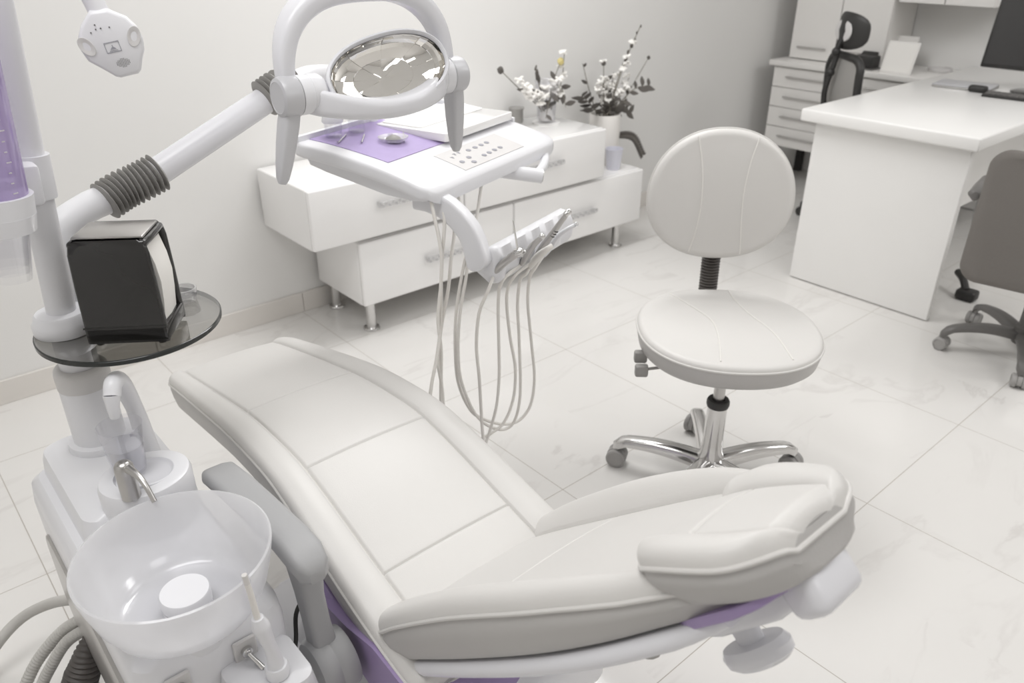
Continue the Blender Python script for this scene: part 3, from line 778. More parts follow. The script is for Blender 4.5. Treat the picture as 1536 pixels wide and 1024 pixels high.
PIPE = []
def cushion(line, widths, cross, th, bol, bol_keys=None, r_end0=.03, r_end1=.03, rnd=.022, x0=XC, seam_depth=.0035, n_rows=70, taper=.012, side_seams=True, end_sq=2.2, skew=0):
    """upholstered pad that follows a centre line in the chair's mid plane.
    line: [(s, y, z)], widths: [(s, half width, seam offset)], cross: s of the cross seams"""
    s0, s1 = line[0][0], line[-1][0]
    ss = [s0 + (s1 - s0) * i / n_rows for i in range(n_rows + 1)]
    for c in cross: ss += [c + d for d in (-.006, -.003, -.0015, 0, .0015, .003, .006)]
    for i in range(1, 9):
        ss += [s0 + r_end0 * (1 - math.cos(PI / 2 * i / 8)), s1 - r_end1 * (1 - math.cos(PI / 2 * i / 8))]
    ss = sorted(set(round(q, 5) for q in ss))
    rings = []; beadL = []; beadR = []
    for s in ss:
        y, z = interp(line, s)
        e = 1e-3
        ya, za = interp(line, max(s0, s - e)); yb, zb = interp(line, min(s1, s + e))
        d = V((0, yb - ya, zb - za)).normalized()
        nrm = V((1, 0, 0)).cross(d)
        if nrm.z < 0: nrm = -nrm
        hw, sw = interp(widths, s)
        B = interp(bol_keys, s)[0] if bol_keys else bol
        q0 = max(0, 1 - (s - s0) / r_end0); q1 = max(0, 1 - (s1 - s) / r_end1)
        q = max(q0, q1)
        k = 1 - (1 - q ** end_sq) ** (1 / end_sq) if q > 0 else 0
        rend = r_end0 if q0 > q1 else r_end1
        hw2 = hw - min(rend * .92, hw * .55) * k
        de = max(0, 1 - min(s - s0, s1 - s) / rnd)
        drop = rnd * (1 - math.sqrt(max(0, 1 - de * de)))
        rl = max(.0035, rnd * math.sqrt(max(0, 1 - de * de)))
        g = 0
        for c in cross: g = max(g, math.exp(-((s - c) / .0022) ** 2))
        sw2 = min(sw, hw2 - rl - .014)
        pts = []
        us = [-1, -.93, -.8, -.6, -.4, -.2, -.07]
        xs = []
        edge = hw2 - rl
        for i in range(7):            # outer left: edge to seam
            xs.append(-edge + (edge - sw2) * (i / 6.5))
        for dlt in (-.007, -.0035, -.0015, 0, .0015, .0035, .007): xs.append(-sw2 + dlt)
        for i in range(1, 10): xs.append(-sw2 + 2 * sw2 * i / 10)
        for dlt in (-.007, -.0035, -.0015, 0, .0015, .0035, .007): xs.append(sw2 + dlt)
        for i in range(7): xs.append(sw2 + (edge - sw2) * ((i + .5) / 6.5))
        def top(x):
            ax = abs(x)
            if ax < sw2: h = .005 * (1 - (ax / sw2) ** 2) - seam_depth * g
            else:
                t = min(1, (ax - sw2) / max(1e-4, hw2 - sw2))
                h = B * math.sin(PI * min(1, t * .78 + .0)) - .010 * t * t
            if side_seams: h -= seam_depth * 1.25 * (1 - q) * math.exp(-((ax - sw2) / .0024) ** 2)
            return h
        prof = [(x, top(x) - drop) for x in xs]
        he = prof[0][1]
        arcL = []
        for i in range(1, 6):
            a = PI / 2 * i / 5
            arcL.append((-edge - rl * math.sin(a), he - rl * (1 - math.cos(a))))
        arcR = [(-x, h) for x, h in arcL]
        zb_ = he - rl
        # piping bead then skirt
        bead = [(hw2, zb_ - .002), (hw2 - .0006, zb_ - .0045), (hw2 - .0012, zb_ - .007), (hw2 - .0006, zb_ - .010), (hw2 + .001, zb_ - .016)]
        low = -th + .25 * drop
        skirt = [(hw2 + .001 - taper * .3, (zb_ + low) / 2), (hw2 - taper, low + .012), (hw2 - taper - .004, low + .004), (hw2 - taper - .014, low)]
        R_ = [(x, h) for x, h in bead + skirt]
        L_ = [(-x, h) for x, h in R_]
        loop = list(reversed(L_)) + list(reversed(arcL)) + prof + arcR + R_
        loop += [(hw2 * .4, low - .002), (-hw2 * .4, low - .002)]
        rings.append([V((x0 + x + skew * (s - s0), y, z)) + nrm * h for x, h in loop])
        beadL.append(V((x0 - hw2 - .0005, y, z)) + nrm * (zb_ - .003)); beadR.append(V((x0 + hw2 + .0005, y, z)) + nrm * (zb_ - .003))
    PIPE.clear(); PIPE.extend(beadL + beadR[::-1] + beadL[:1])
    nL, nR = len(rings[0]), len(rings)
    return shade_band(MB().loft(rings), lambda i, f: i >= (nR - 1) * nL or i % nL < 9 or i % nL >= nL - 12)

seat_line = [(0, 1.835, .440), (.08, 1.757, .460), (.44, 1.41, .528), (.58, 1.27, .541), (.72, 1.135, .537), (.985, .88, .470), (1.13, .745, .435), (1.20, .68, .425)]
seat_w = [(0, .165, .118), (.08, .170, .122), (.44, .186, .127), (.72, .196, .133), (.985, .206, .137), (1.20, .207, .137)]
seat_part = obj('seat_cushion', cushion(seat_line, seat_w, (.44, .715, .985), .086, .010, taper=.005, rnd=.017, r_end0=.05, r_end1=.04, n_rows=110), 'leather', dc, angle=52, m2='leather_shade')
obj('piping', MB().tube(list(PIPE), .0030, 8), 'leather', seat_part)
back_line = [(0, .815, .435), (.10, .742, .502), (.25, .630, .601), (.45, .480, .733), (.62, .352, .845), (.70, .292, .898)]
back_w = [(0, .203, .130), (.10, .206, .132), (.25, .204, .131), (.42, .192, .128), (.52, .170, .120), (.62, .128, .105), (.70, .10, .085)]
back_bol = [(0, .026), (.12, .036), (.30, .040), (.48, .028), (.62, .008), (.70, .004)]
back_part = obj('backrest_cushion', cushion(back_line, back_w, (.275,), .058, .03, back_bol, r_end0=.05, r_end1=.03, n_rows=90), 'leather', dc, angle=52, m2='leather_shade')
obj('piping', MB().tube(list(PIPE), .0030, 8), 'leather', back_part)
head_line = [(0, .392, .836), (.055, .352, .871), (.117, .300, .909), (.168, .260, .938)]
head_w = [(0, .098, .056), (.055, .114, .060), (.117, .108, .058), (.168, .088, .048)]
head_bol = [(0, .014), (.055, .017), (.117, .011), (.168, .004)]
head_part = obj('headrest_cushion', cushion(head_line, head_w, (.060,), .058, .02, head_bol, r_end0=.035, r_end1=.05, n_rows=50, rnd=.018, x0=.600), 'leather', dc, angle=52, m2='leather_shade')
obj('piping', MB().tube(list(PIPE), .0030, 8), 'leather', head_part)
for name, h in (('headrest', head_part),): pass

# shells under the cushions
def shell(line, widths, off, th, s0, s1, inset, r=.012):
    rows = []
    for i in range(31):
        s = s0 + (s1 - s0) * i / 30
        y, z = interp(line, s)
        ya, za = interp(line, max(line[0][0], s - 1e-3)); yb, zb = interp(line, min(line[-1][0], s + 1e-3))
        d = V((0, yb - ya, zb - za)).normalized(); nrm = V((1, 0, 0)).cross(d)
        if nrm.z < 0: nrm = -nrm
        hw = interp(widths, s)[0] - inset
        k = min(1, min(i, 30 - i) / 2.5)
        hw *= .93 + .07 * k
        t = th * (.6 + .4 * k)
        ol = rrect(-hw, -off - t, hw, -off, min(r, t * .45), 4)
        rows.append([V((XC + x, y, z)) + nrm * h for x, h in ol])
    return MB().loft(rows)
obj('seat_shell', shell(seat_line, seat_w, .088, .025, .84, 1.17, -.004), 'purple', dc)
obj('leg_shell', shell(seat_line, seat_w, .089, .025, .05, .60, .03), 'white', dc)
obj('back_shell', shell(back_line, back_w, .060, .022, .04, .655, .010), 'lilac_white', dc)
# purple side skirt that sweeps round the hip joint
rows = []
for y, z0, z1 in ((1.02, .36, .392), (.95, .34, .396), (.88, .322, .402), (.80, .30, .424), (.72, .285, .414), (.66, .285, .405), (.63, .30, .39)):
    rows.append([V((x, y, z)) for x, z in ((.409, z0), (.405, z1), (.425, z1 + .004), (.60, z1 - .03), (.815, z1 + .004), (.835, z1), (.831, z0))])
obj('hip_skirt', MB().loft(rows), 'purple', dc)
# pedestal and base
obj('pedestal', MB().loft([[V((XC + x, .98 + y, z)) for x, y in rrect(-a, -bq, a, bq, .05, 6)] for z, a, bq in ((.03, .17, .30), (.10, .16, .27), (.22, .13, .20), (.34, .12, .17), (.42, .13, .20))]), 'white', dc)
obj('base_plate', MB().prism(rrect(XC - .21, .52, XC + .21, 1.42, .09, 8), 0, .035, None, .012, 3), 'white', dc)
obj('hinge_block', MB().box((XC - .12, .60, .27), (XC + .12, .86, .37), .02, 3), 'white', dc)
# headrest carrier: glider block, cap and knob
hd_ = V((0, -.66, .75)).normalized(); hn = V((0, .75, .66)).normalized()
T = frame(V((XC, .335, .84)) - hn * .052, (-1, 0, 0), hn)       # y axis of T runs along the slope
def hy(y): return y
hm = MB(); rows = []
for y, zl, zh, x0, x1 in ((-.088, -.020, .004, -.025, .045), (-.080, -.030, .012, -.032, .056), (-.05, -.032, .015, -.034, .060), (.04, -.028, .016, -.034, .060), (.070, -.020, .016, -.028, .054)):
    rows.append([T @ V((x, y, z)) for x, z in rrect(x0, zl, x1, zh, .010, 3)])
hm.loft(rows)
obj('headrest_carrier', hm, 'lilac_white', dc)
obj('headrest_plate', MB().prism(rrect(-.068, -.055, .112, .088, .04, 6), .004, .0145, T, .003, 2), 'purple', dc)
obj('carrier_cap', MB().box((-.014, .062, -.034), (.062, .108, .014), .014, 4, T), 'lilac_white', dc)
kn = MB()
kc = T @ V((.022, -.050, -.066))
kn.lathe([(.002, -.012), (.040, -.012), (.050, -.006), (.052, .004), (.046, .012), (.020, .013), (.020, .04), (.002, .04)], frame(kc, T.to_3x3() @ V((0, 1, 0)), T.to_3x3() @ V((0, 0, 1))), 36, sx=.92, sy=.6)
obj('lock_knob', kn, 'lilac_white', dc)
obj('slide_bar', MB().box((-.028, -.25, -.004), (.028, -.08, .008), .003, 2, T), 'steel', dc)
bk_ = MB().ball((0, 0, 0), .019, sx=.9, sy=1.3, sz=.9, T=Matrix.Translation((XC - .06, .402, .662)))
obj('back_knob', bk_, 'rubber', dc)
# left armrest
ar = MB(); rows = []
axm = .352
for y, z, w, h in ((1.235, .550, .012, .012), (1.228, .558, .024, .024), (1.205, .571, .031, .030), (1.12, .588, .031, .030), (1.0, .603, .030, .030), (.92, .611, .030, .031), (.875, .611, .029, .036), (.850, .602, .024, .038), (.838, .588, .012, .02)):
    rows.append([V((axm + x, y, z + q)) for x, q in rrect(-w, -h, w, 0, min(w, h) * .42, 4)])
ar.loft(rows)
arm_ = obj('armrest_pad', ar, 'arm_grey', dc)
po = MB(); rows = []
for y, z, w, dpt in ((.895, .580, .025, .036), (.900, .55, .021, .028), (.896, .50, .018, .022), (.886, .45, .018, .020), (.876, .408, .019, .022)):
    rows.append([V((axm + .006 + x, y + q, z)) for x, q in rrect(-w, -dpt, w, dpt, w * .5, 4)])
po.loft(rows)
obj('armrest_post', po, 'arm_grey', dc)
T = frame((.356, .866, .366), (0, 0, 1), (-1, 0, 0))
pv = MB().lathe([(.002, -.036), (.050, -.036), (.052, -.030), (.052, -.008), (.0505, -.006), (.0505, -.004), (.052, -.002), (.052, .016), (.047, .024), (.040, .026), (.002, .027)], T, 40)
obj('armrest_pivot', pv, 'arm_grey', dc)
tag(obj('power_cable', MB().tube([(.33, 1.02, .18), (.355, .99, .30), (.37, 1.0, .36), (.40, 1.02, .37)], .004, 8, smooth=6), 'black_matt'), 'thin black cable between the spittoon unit and the dental chair', 'cable')

# ------------------------------------------------------------------ dental unit with spittoon
du = thing('spittoon_unit', 'white dental unit with frosted spittoon bowl and tall pole at left', 'dental unit', (.2, 1.15, 0))
body = MB().loft([[V((x, y, z)) for x, y in rrect(x0, y0, x1, y1, .035, 6)] for z, x0, y0, x1, y1 in ((.02, .11, .92, .30, 1.42), (.18, .10, .885, .305, 1.44), (.30, .09, .87, .308, 1.45), (.50, .088, .862, .31, 1.455), (.535, .092, .866, .306, 1.452), (.55, .105, .88, .295, 1.44))])
obj('body', body, 'white', du)
obj('rear_housing', MB().loft([[V((x, y, z)) for x, y in rrect(x0, y0, x1, y1, .03, 6)] for z, x0, y0, x1, y1 in ((.50, .112, 1.12, .305, 1.45), (.575, .120, 1.15, .302, 1.445), (.592, .124, 1.155, .298, 1.44), (.60, .136, 1.165, .286, 1.43))]), 'white', du)
obj('side_plate', MB().prism(rrect(.90, .24, 1.40, .46, .05, 5), .083, .098, Matrix(((0, 0, 1, 0), (1, 0, 0, 0), (0, 1, 0, 0), (0, 0, 0, 1))), .004, 2), 'steel', du)
# platform for the tumbler
pc = V((.226, 1.168, 0))
pf_ = MB().loft([[V((pc.x + r_ * math.cos(a) * (1.02 if math.cos(a) > 0 else 1), pc.y + r_ * .92 * math.sin(a), z)) for a in [2 * PI * k / 40 for k in range(40)]] for z, r_ in ((.545, .070), (.60, .071), (.630, .071), (.638, .068), (.640, .064), (.640, .046), (.634, .043), (.632, .001))])
obj('cup_platform', pf_, 'white', du)
cr_ = MB().lathe([(.030, .6335), (.040, .6335), (.041, .637), (.040, .6395), (.036, .640), (.033, .637), (.030, .635)], (.236, 1.168, 0), 36)
obj('cup_ring', cr_, 'lilac_white', du)
# bowl
bc_ = V((.190, .928, 0))
BP = [(.002, .556), (.072, .556), (.088, .560), (.104, .572), (.117, .60), (.126, .635), (.1305, .659), (.1308, .664), (.128, .6655), (.1255, .662), (.1205, .635), (.111, .603), (.098, .578), (.092, .573), (.088, .566), (.080, .563), (.002, .563)]
bw = obj('bowl', MB().lathe(BP, bc_, 64), 'bowl', du)
obj('bowl_seat', MB().lathe([(.002, .52), (.065, .52), (.07, .5545), (.002, .5555)], bc_, 36), 'white', du)
obj('drain_cover', MB().lathe([(.002, .5635), (.034, .5635), (.034, .570), (.031, .5705), (.031, .573), (.0345, .574), (.0345, .590), (.033, .593), (.002, .594)], bc_ + V((.0, -.005, 0)), 40), 'white', du)
# metal rinse tap
tp = MB().lathe([(.002, .638), (.0145, .638), (.0145, .690), (.0135, .697), (.0105, .7015), (.006, .704), (.002, .7045)], (.192, 1.122, 0), 28)
tp.tube([(.196, 1.112, .694), (.202, 1.088, .692), (.205, 1.068, .683), (.207, 1.048, .665)], [.0075, .005, .0042, .0038], 12, smooth=6)
obj('rinse_tap', tp, 'steel', du)
# white cup filler
cf = MB()
cf.tube([(.262, 1.262, .59), (.256, 1.255, .70), (.240, 1.235, .775), (.226, 1.215, .787), (.217, 1.202, .772)], [.020, .016, .0135, .015, .013], 16, smooth=6)
cf.tube([(.217, 1.202, .775), (.213, 1.197, .752), (.212, 1.196, .738)], [.013, .010, .007], 14)
obj('cup_filler', cf, 'white', du)
# column under the glass tray, pole above
cx, cy = .213, 1.375
obj('column', MB().lathe([(.002, .595), (.053, .595), (.054, .602), (.052, .612), (.0425, .614), (.0425, .735), (.040, .742), (.031, .744), (.031, .8170), (.002, .8170)], (cx, cy, 0), 40), 'white', du)
obj('column_cap', MB().lathe([(.031, .7205), (.0432, .7205), (.0436, .722), (.0436, .748), (.0425, .754), (.039, .758), (.034, .759), (.031, .758)], (cx, cy, 0), 40), 'panel_grey', du)
lean = V((.062, .0, 1)).normalized()
pb = V((.207, 1.372, .8310))
def pole_at(z): return pb + lean * ((z - pb.z) / lean.z)
obj('pole_flange', MB().lathe([(.001, .8280), (.046, .8280), (.047, .8320), (.047, .8440), (.045, .8480), (.041, .8590), (.038, .8620), (.023, .8630), (.001, .8630)], (pb.x, pb.y, 0), 40), 'white', du)
obj('pole', MB().tube([pole_at(.845), pole_at(2.2)], .0225, 32), 'white', du)
cl_ = MB().tube([pole_at(1.052), pole_at(1.118)], .0285, 32)
cl_.box((-.02, -.015, -.03), (.02, .05, .03), .006, 2, frame(pole_at(1.085) + V((-.02, -.045, 0)), (1, 0, 0), lean))
obj('pole_collar', cl_, 'white', du)
# switches on the front face
for x, z in ((.236, .497), (.140, .497)):
    p = MB().box((x - .017, .856, z - .02), (x + .017, .8625, z + .02), .002, 1)
    pl = obj('switch_plate', p, 'panel_grey', du)
    s_ = MB().lathe([(.002, 0), (.008, 0), (.008, .006), (.005, .007), (.005, .010), (.002, .010)], frame((x, .856, z), (1, 0, 0), (0, -1, 0)), 16)
    s_.tube([(x, .848, z), (x + .006, .832, z - .010), (x + .009, .824, z - .016)], [.0028, .0035, .0045], 10)
    obj('toggle', s_, 'chrome', pl)
# holder block for the suction tip
hb = MB().loft([[V((x, y, z)) for x, y in rrect(x0, y0, x1, y1, .02, 5)] for z, x0, y0, x1, y1 in ((.36, .195, .80, .30, .875), (.44, .19, .765, .305, .875), (.478, .195, .77, .30, .872), (.482, .203, .778, .292, .865))])
obj('handpiece_holder', hb, 'white', du)
hp = thing('suction_handpiece', 'white saliva ejector handpiece standing upright before the spittoon bowl', 'handpiece', (.254, .80, .482))
obj('handle', MB().tube([(.256, .800, .4825), (.2555, .8, .50), (.2545, .799, .525), (.250, .798, .555), (.246, .798, .580), (.2435, .798, .598), (.243, .798, .604)], [.0135, .0125, .0105, .0095, .0095, .0105, .0125, .008], 18, smooth=5), 'white', hp)
obj('collar', MB().lathe([(.0105, .4835), (.016, .4835), (.017, .487), (.017, .499), (.015, .503), (.0115, .503)], (.2558, .80, 0), 24), 'white', hp)
obj('tip', MB().tube([(.243, .798, .600), (.2405, .799, .650), (.238, .80, .682)], [.0045, .0042, .0038], 12), 'hose', hp)
obj('tip_guard', MB().tube([(.2392, .7995, .668), (.238, .80, .688)], [.0052, .0046], 12), 'clear', hp)

# tumbler on the platform
tc_ = V((.213, 1.190, .6405))
tb = thing('water_tumbler', 'clear plastic tumbler of water under the white cup filler', 'cup', tc_)
obj('body', MB().lathe([(.002, .001), (.024, .0), (.025, .003), (.0335, .083), (.0345, .086), (.0335, .087), (.0325, .084), (.0235, .005), (.002, .004)], tc_, 36), 'clear', tb)
obj('water', MB().lathe([(.002, .0045), (.0232, .0055), (.0285, .050), (.002, .050)], tc_, 32), 'frost', tb)

# glass side tray
gt = thing('glass_tray', 'round smoked glass tray fixed below the white pole', 'tray', (.305, 1.33, .8180))
gc_ = V((.300, 1.338, 0))
obj('glass', MB().lathe([(.002, .8180), (.1455, .8180), (.1455, .8275), (.002, .8275)], gc_, 72), 'smoke', gt)
obj('edge', MB().lathe([(.1455, .8182), (.1472, .8195), (.1472, .8260), (.1455, .8273), (.1446, .8273), (.1446, .8182)], gc_, 72, False, False), 'smoke_edge', gt)

# napkin dispenser
nd0 = V((.272, 1.265, .8277))
dx = V((.815, -.58, 0)).normalized(); dy = V((.58, .815, 0)).normalized()
nd = thing('napkin_dispenser', 'black tabletop napkin dispenser with white napkins on the glass tray', 'dispenser', (nd0.x, nd0.y, nd0.z))
T = frame(V((.217, 1.278, .8277)), dx, (0, 0, 1))     # x across the front, y towards the wall
wN, dN, hN = .126, .100, .176
sd = MB()
# front and rear cheeks with a roof, hollow between
def cheek(y0, y1):
    rows = []
    for z, ins, lean_ in ((.006, 0, 0), (.03, 0, 0), (.10, .001, 0), (hN - .022, .003, 0), (hN - .007, .006, 0), (hN, .014, 0)):
        rows.append([T @ V((x, y, z)) for x, y in rrect(ins, y0 + (0 if y0 > .01 else ins * .5), wN - ins, y1, .005, 3)])
    return rows
sd.loft(cheek(0, .012))
sd.loft(cheek(dN - .012, dN))
sd.box((.004, .004, hN - .014), (wN - .004, dN - .004, hN - .001), .006, 3, T)
sd.box((0, 0, .006), (wN, dN, .034), .004, 2, T)
obj('housing', sd, 'black', nd)
obj('top_cover', MB().box((.010, .012, hN - .001), (wN - .010, dN - .012, hN + .004), .003, 2, T), 'steel', nd)
ft = MB()
for x, y in ((.015, .012), (wN - .015, .012), (.015, dN - .012), (wN - .015, dN - .012)):
    ft.lathe([(.006, 0), (.007, .007)], T @ Matrix.Translation((x, y, 0)), 12)
obj('feet', ft, 'black_matt', nd)
obj('groove_strip', MB().box((-.0006, -.0006, .032), (wN + .0006, .0012, .0345), 0, 1, T), 'black_matt', nd)
npk = MB()
npk.loft([[T @ V((x, y, z)) for x, y in ((.012, .020), (wN - .006 + bulge, .020), (wN - .004 + bulge * 1.6, .048), (wN - .006 + bulge, dN - .020), (.012, dN - .020))] for z, bulge in ((.0345, 0), (.07, .004), (.10, .006), (.13, .003), (hN - .016, -.004))])
obj('napkin_stack', npk, 'paper', nd)
# small glass bowl behind the dispenser
tag(obj('glass_dish', MB().lathe([(.002, .0), (.020, .0), (.021, .003), (.024, .020), (.024, .023), (.021, .023), (.018, .008), (.002, .006)], (.402, 1.362, .8277), 28), 'clear_thick'), 'small clear glass dish behind the napkin dispenser', 'dish')

# cup dispenser on the pole
ca = pole_at(1.06) + V((-.070, -.098, -.008))
cd = thing('cup_dispenser', 'purple translucent cup dispenser tube at the left edge of the pole', 'dispenser', ca)
def cz(z): return ca + lean * ((z - ca.z) / lean.z)
obj('tube', MB().tube([cz(1.085), cz(1.42)], .0425, 32), 'purple_clear', cd)
rb = MB()
for z0, z1, ra, rb2 in ((1.062, 1.092, .0465, .0485), (1.040, 1.064, .0435, .0470)):
    rb.tube([cz(z0), cz(z1)], [ra, rb2], 36)
obj('ring', rb, 'white', cd)
obj('bracket', MB().box((-.02, .0, -.02), (.02, .11, .02), .005, 2, frame(cz(1.085) + V((.01, .02, 0)), V((.9, -.4, 0)), lean)), 'white', cd)
tick = MB()
for k in range(12):
    z = 1.10 + .014 * k
    Tt = frame(cz(z), V((.55, -.83, 0)), lean)
    for q in range(5 if k % 3 == 0 else 3):
        aa = -.15 + q * .035
        p = Tt @ V((.0432 * math.cos(aa), .0432 * math.sin(aa), 0))
        tick.box((-.0006, -.0009, -.0006), (.0006, .0009, .0006), 0, 1, Matrix.Translation(p))
obj('scale_marks', tick, 'panel_grey', cd)
for k in range(3):
    z1 = 1.066 - k * .012
    tag(obj('drinking_cup', MB().tube([cz(z1 + .0), cz(z1 - .075)], [.0365 - .001 * k, .0265 - .001 * k], 32, caps=False), 'clear'), 'clear plastic drinking cup nested in the dispenser below its white ring', 'cup', 'clear cups hanging in the dispenser')

# ------------------------------------------------------------------ instrument tray on its sprung arm
th_ = R(18); TA = V((math.cos(th_), math.sin(th_), 0)); TB = V((-math.sin(th_), math.cos(th_), 0)); TO = V((.92, 1.32, 0))
def tl(a, b_, z): return TO + TA * a + TB * b_ + V((0, 0, z))
ZP = [(0, .922), (.008, .931), (.03, .939), (.08, .951), (.14, .9635), (.20, .972), (.27, .980), (.33, .985), (.39, .988)]
def tz(b_): return interp([(q[0], q[1]) for q in ZP], b_)[0]
it = thing('instrument_tray', 'white dentist instrument table with button panel held over the foot of the chair', 'instrument table', tl(.28, .2, .93))
W_ = .565
rows = []
bs = [0, .004, .012, .03, .06, .09, .12, .16, .20, .24, .28, .32, .36, .385, .39]
def edge_in(b_):
    if b_ < .03: return .03 - math.sqrt(max(0, .03 ** 2 - (.03 - b_) ** 2))
    if b_ > .37: return .02 - math.sqrt(max(0, .02 ** 2 - (b_ - .37) ** 2))
    return 0
tr = MB()
for b_ in bs:
    i_ = edge_in(b_); z = tz(b_)
    t = .034 if b_ > .02 else .026
    pr = []
    x0, x1 = i_, W_ - i_
    for x, h in ((x0 + .010, -t), (x0 + .002, -t + .004), (x0, -t + .012), (x0, -.008), (x0 + .002, -.003), (x0 + .008, 0)): pr.append((x, h))
    for k in range(1, 12): pr.append((x0 + .008 + (x1 - x0 - .016) * k / 12, 0))
    for x, h in ((x1 - .008, 0), (x1 - .002, -.003), (x1, -.008), (x1, -t + .012), (x1 - .002, -t + .004), (x1 - .010, -t)): pr.append((x, h))
    rows.append([tl(x, b_, z + h) for x, h in pr])
tr.loft(rows)
top_ = obj('top_shell', tr, 'white', it, angle=50)
rows = []
for b_, zb, ins in ((.012, .900, .01), (.06, .893, .012), (.14, .893, .018), (.24, .905, .024), (.32, .914, .03), (.372, .925, .03), (.382, .95, .034)):
    z = tz(b_) - .0335 if b_ > .02 else tz(b_) - .025
    pr = [(ins, 0), (ins + .006, zb - z + .006), (ins + .03, zb - z), (W_ - ins - .03, zb - z), (W_ - ins - .006, zb - z + .006), (W_ - ins, 0)]
    rows.append([tl(x, b_, z + h) for x, h in pr])
obj('underbody', MB().loft(rows), 'white', it)
# raised rim at the back, purple mat, button panel
def slab_on(a0, a1, b0, b1, h0, h1, name, m, parent, n=8, label=None):
    rows = []
    for k in range(n + 1):
        b_ = b0 + (b1 - b0) * k / n
        rows.append([tl(a, b_, tz(b_) + h) for a, h in ((a0, h0), (a1, h0), (a1, h1), (a0, h1))])
    return obj(name, MB().loft(rows), m, parent, label=label)
slab_on(.045, .30, .145, .375, .0002, .0014, 'mat', 'purple_mat', it, label='purple rubber mat')
pn = slab_on(.165, .425, .022, .110, .0002, .0010, 'button_panel', 'panel_grey', it)
btn = [(.185 + .0, .085), (.225, .083)] + [(.262 + .03 * k, .087 - .0 * k) for k in range(4)]
icons = [(.195, .078, 1), (.215, .086, 2), (.195, .052, 0), (.232, .058, 0), (.232, .086, 2), (.222, .037, 0), (.268, .083, 0), (.298, .084, 0), (.326, .085, 0), (.352, .086, 0), (.278, .045, 0), (.303, .047, 0), (.330, .049, 0), (.357, .050, 0)]
for a, b_, kind in icons:
    m_ = MB()
    T = frame(tl(a, b_, tz(b_) + .0012), TA, (TB * -.18 + Zv))
    if kind == 0: m_.prism([(.0075 * math.cos(q), .0062 * math.sin(q)) for q in [2 * PI * k / 14 for k in range(14)]], 0, .0006, T)
    elif kind == 1: m_.prism([(-.005, .004), (0, -.005), (.005, .004)], 0, .0005, T)
    else: m_.prism([(-.0015, -.004), (.0015, -.004), (.0015, .002), (.005, .002), (.005, .005), (-.004, .005), (-.0015, .002)], 0, .0005, T)
    obj('button', m_, 'ink', pn)
# lip ridge round the rear recess
slab_on(.012, .56, .376, .388, .0, .012, 'rear_lip', 'white', it)
slab_on(.552, .562, .13, .385, .0, .010, 'recess_lip', 'white', it)
# grab handle under the front right
gh = MB()
gh.tube([tl(.31, .10, .900), tl(.33, .06, .896), tl(.372, .0, .884), tl(.402, -.045, .876)], [.012, .018, .0175, .0175], 18, smooth=5)
grip = obj('grab_handle', gh, 'white', it)
obj('handle_bar', MB().tube([tl(.405, -.030, .880), tl(.45, -.02, .886), tl(.50, .0, .896), tl(.515, .01, .900)], [.0115, .0115, .0115, .009], 16, smooth=5), 'white', grip)
e0 = tl(.402, -.045, .876); ed = (tl(.402, -.045, .876) - tl(.372, 0, .884)).normalized()
em = MB().lathe([(.0005, 0), (.0135, 0), (.014, .002), (.0105, .0022), (.0100, .0008), (.006, .0008), (.0055, .0024), (.0005, .0024)], frame(e0, TA, ed), 24)
em.box((-.002, -.009, .0008), (.002, .009, .0026), 0, 1, frame(e0, TA, ed))
obj('locking_screw', em, 'steel', grip)
# curved drop arm to the instrument holder
da = MB(); rows = []
path = smooth_path([tl(.062, .085, .892), tl(.059, .040, .892), tl(.050, -.015, .882), tl(.030, -.075, .852), tl(.012, -.108, .812), tl(.004, -.121, .785)], 6)
for i, p in enumerate(path):
    t = i / (len(path) - 1)
    a_ = path[max(0, i - 1)]; b2 = path[min(len(path) - 1, i + 1)]
    d = (b2 - a_).normalized(); nn = TA.cross(d).normalized()
    w = .016; h = .025 + .004 * t
    if t > .88: h *= math.sqrt(max(.05, 1 - ((t - .88) / .125) ** 2))
    rows.append([p + TA * x + nn * y for x, y in rrect(-w, -h, w, h, .008, 3)])
da.loft(rows)
obj('drop_arm', da, 'white', it)
# holder bar with five scalloped rests
hb0 = V((.985, 1.200, .783)); HX = V((.958, .285, .0)).normalized()
Hup = V((0, 0, 1)) * .80 - TB * .60; Hup.normalize(); Hout = HX.cross(Hup)
def hl(a, o, u): return hb0 + HX * a + Hout * o + Hup * u
hbm = MB(); rows = []
for a in [-.012, -.006, 0] + [.30 * k / 40 for k in range(1, 41)] + [.306, .310]:
    q = 1
    if a < 0: q = math.sqrt(max(.1, 1 - (a / .0125) ** 2))
    if a > .30: q = math.sqrt(max(.1, 1 - ((a - .30) / .0105) ** 2))
    fz = (a / .30 * 5) % 1 if 0 <= a < .30 else 0
    sc_ = max(0, 1 - abs(fz - .5) / .40) if 0 < a < .30 else 0
    dip = .022 * math.sqrt(sc_) if sc_ > 0 else 0
    prof = [(-.026, -.030), (.016, -.026), (.026, -.012), (.026, .004 - dip * .6), (.018, .022 - dip), (.004, .034 - dip * .5), (-.012, .038), (-.026, .030), (-.030, .01), (-.030, -.02)]
    rows.append([hl(a, o * q * 1.22, u * q * 1.22) for o, u in prof])
hbm.loft(rows)
holder = obj('instrument_holder', hbm, 'white', it, angle=55)
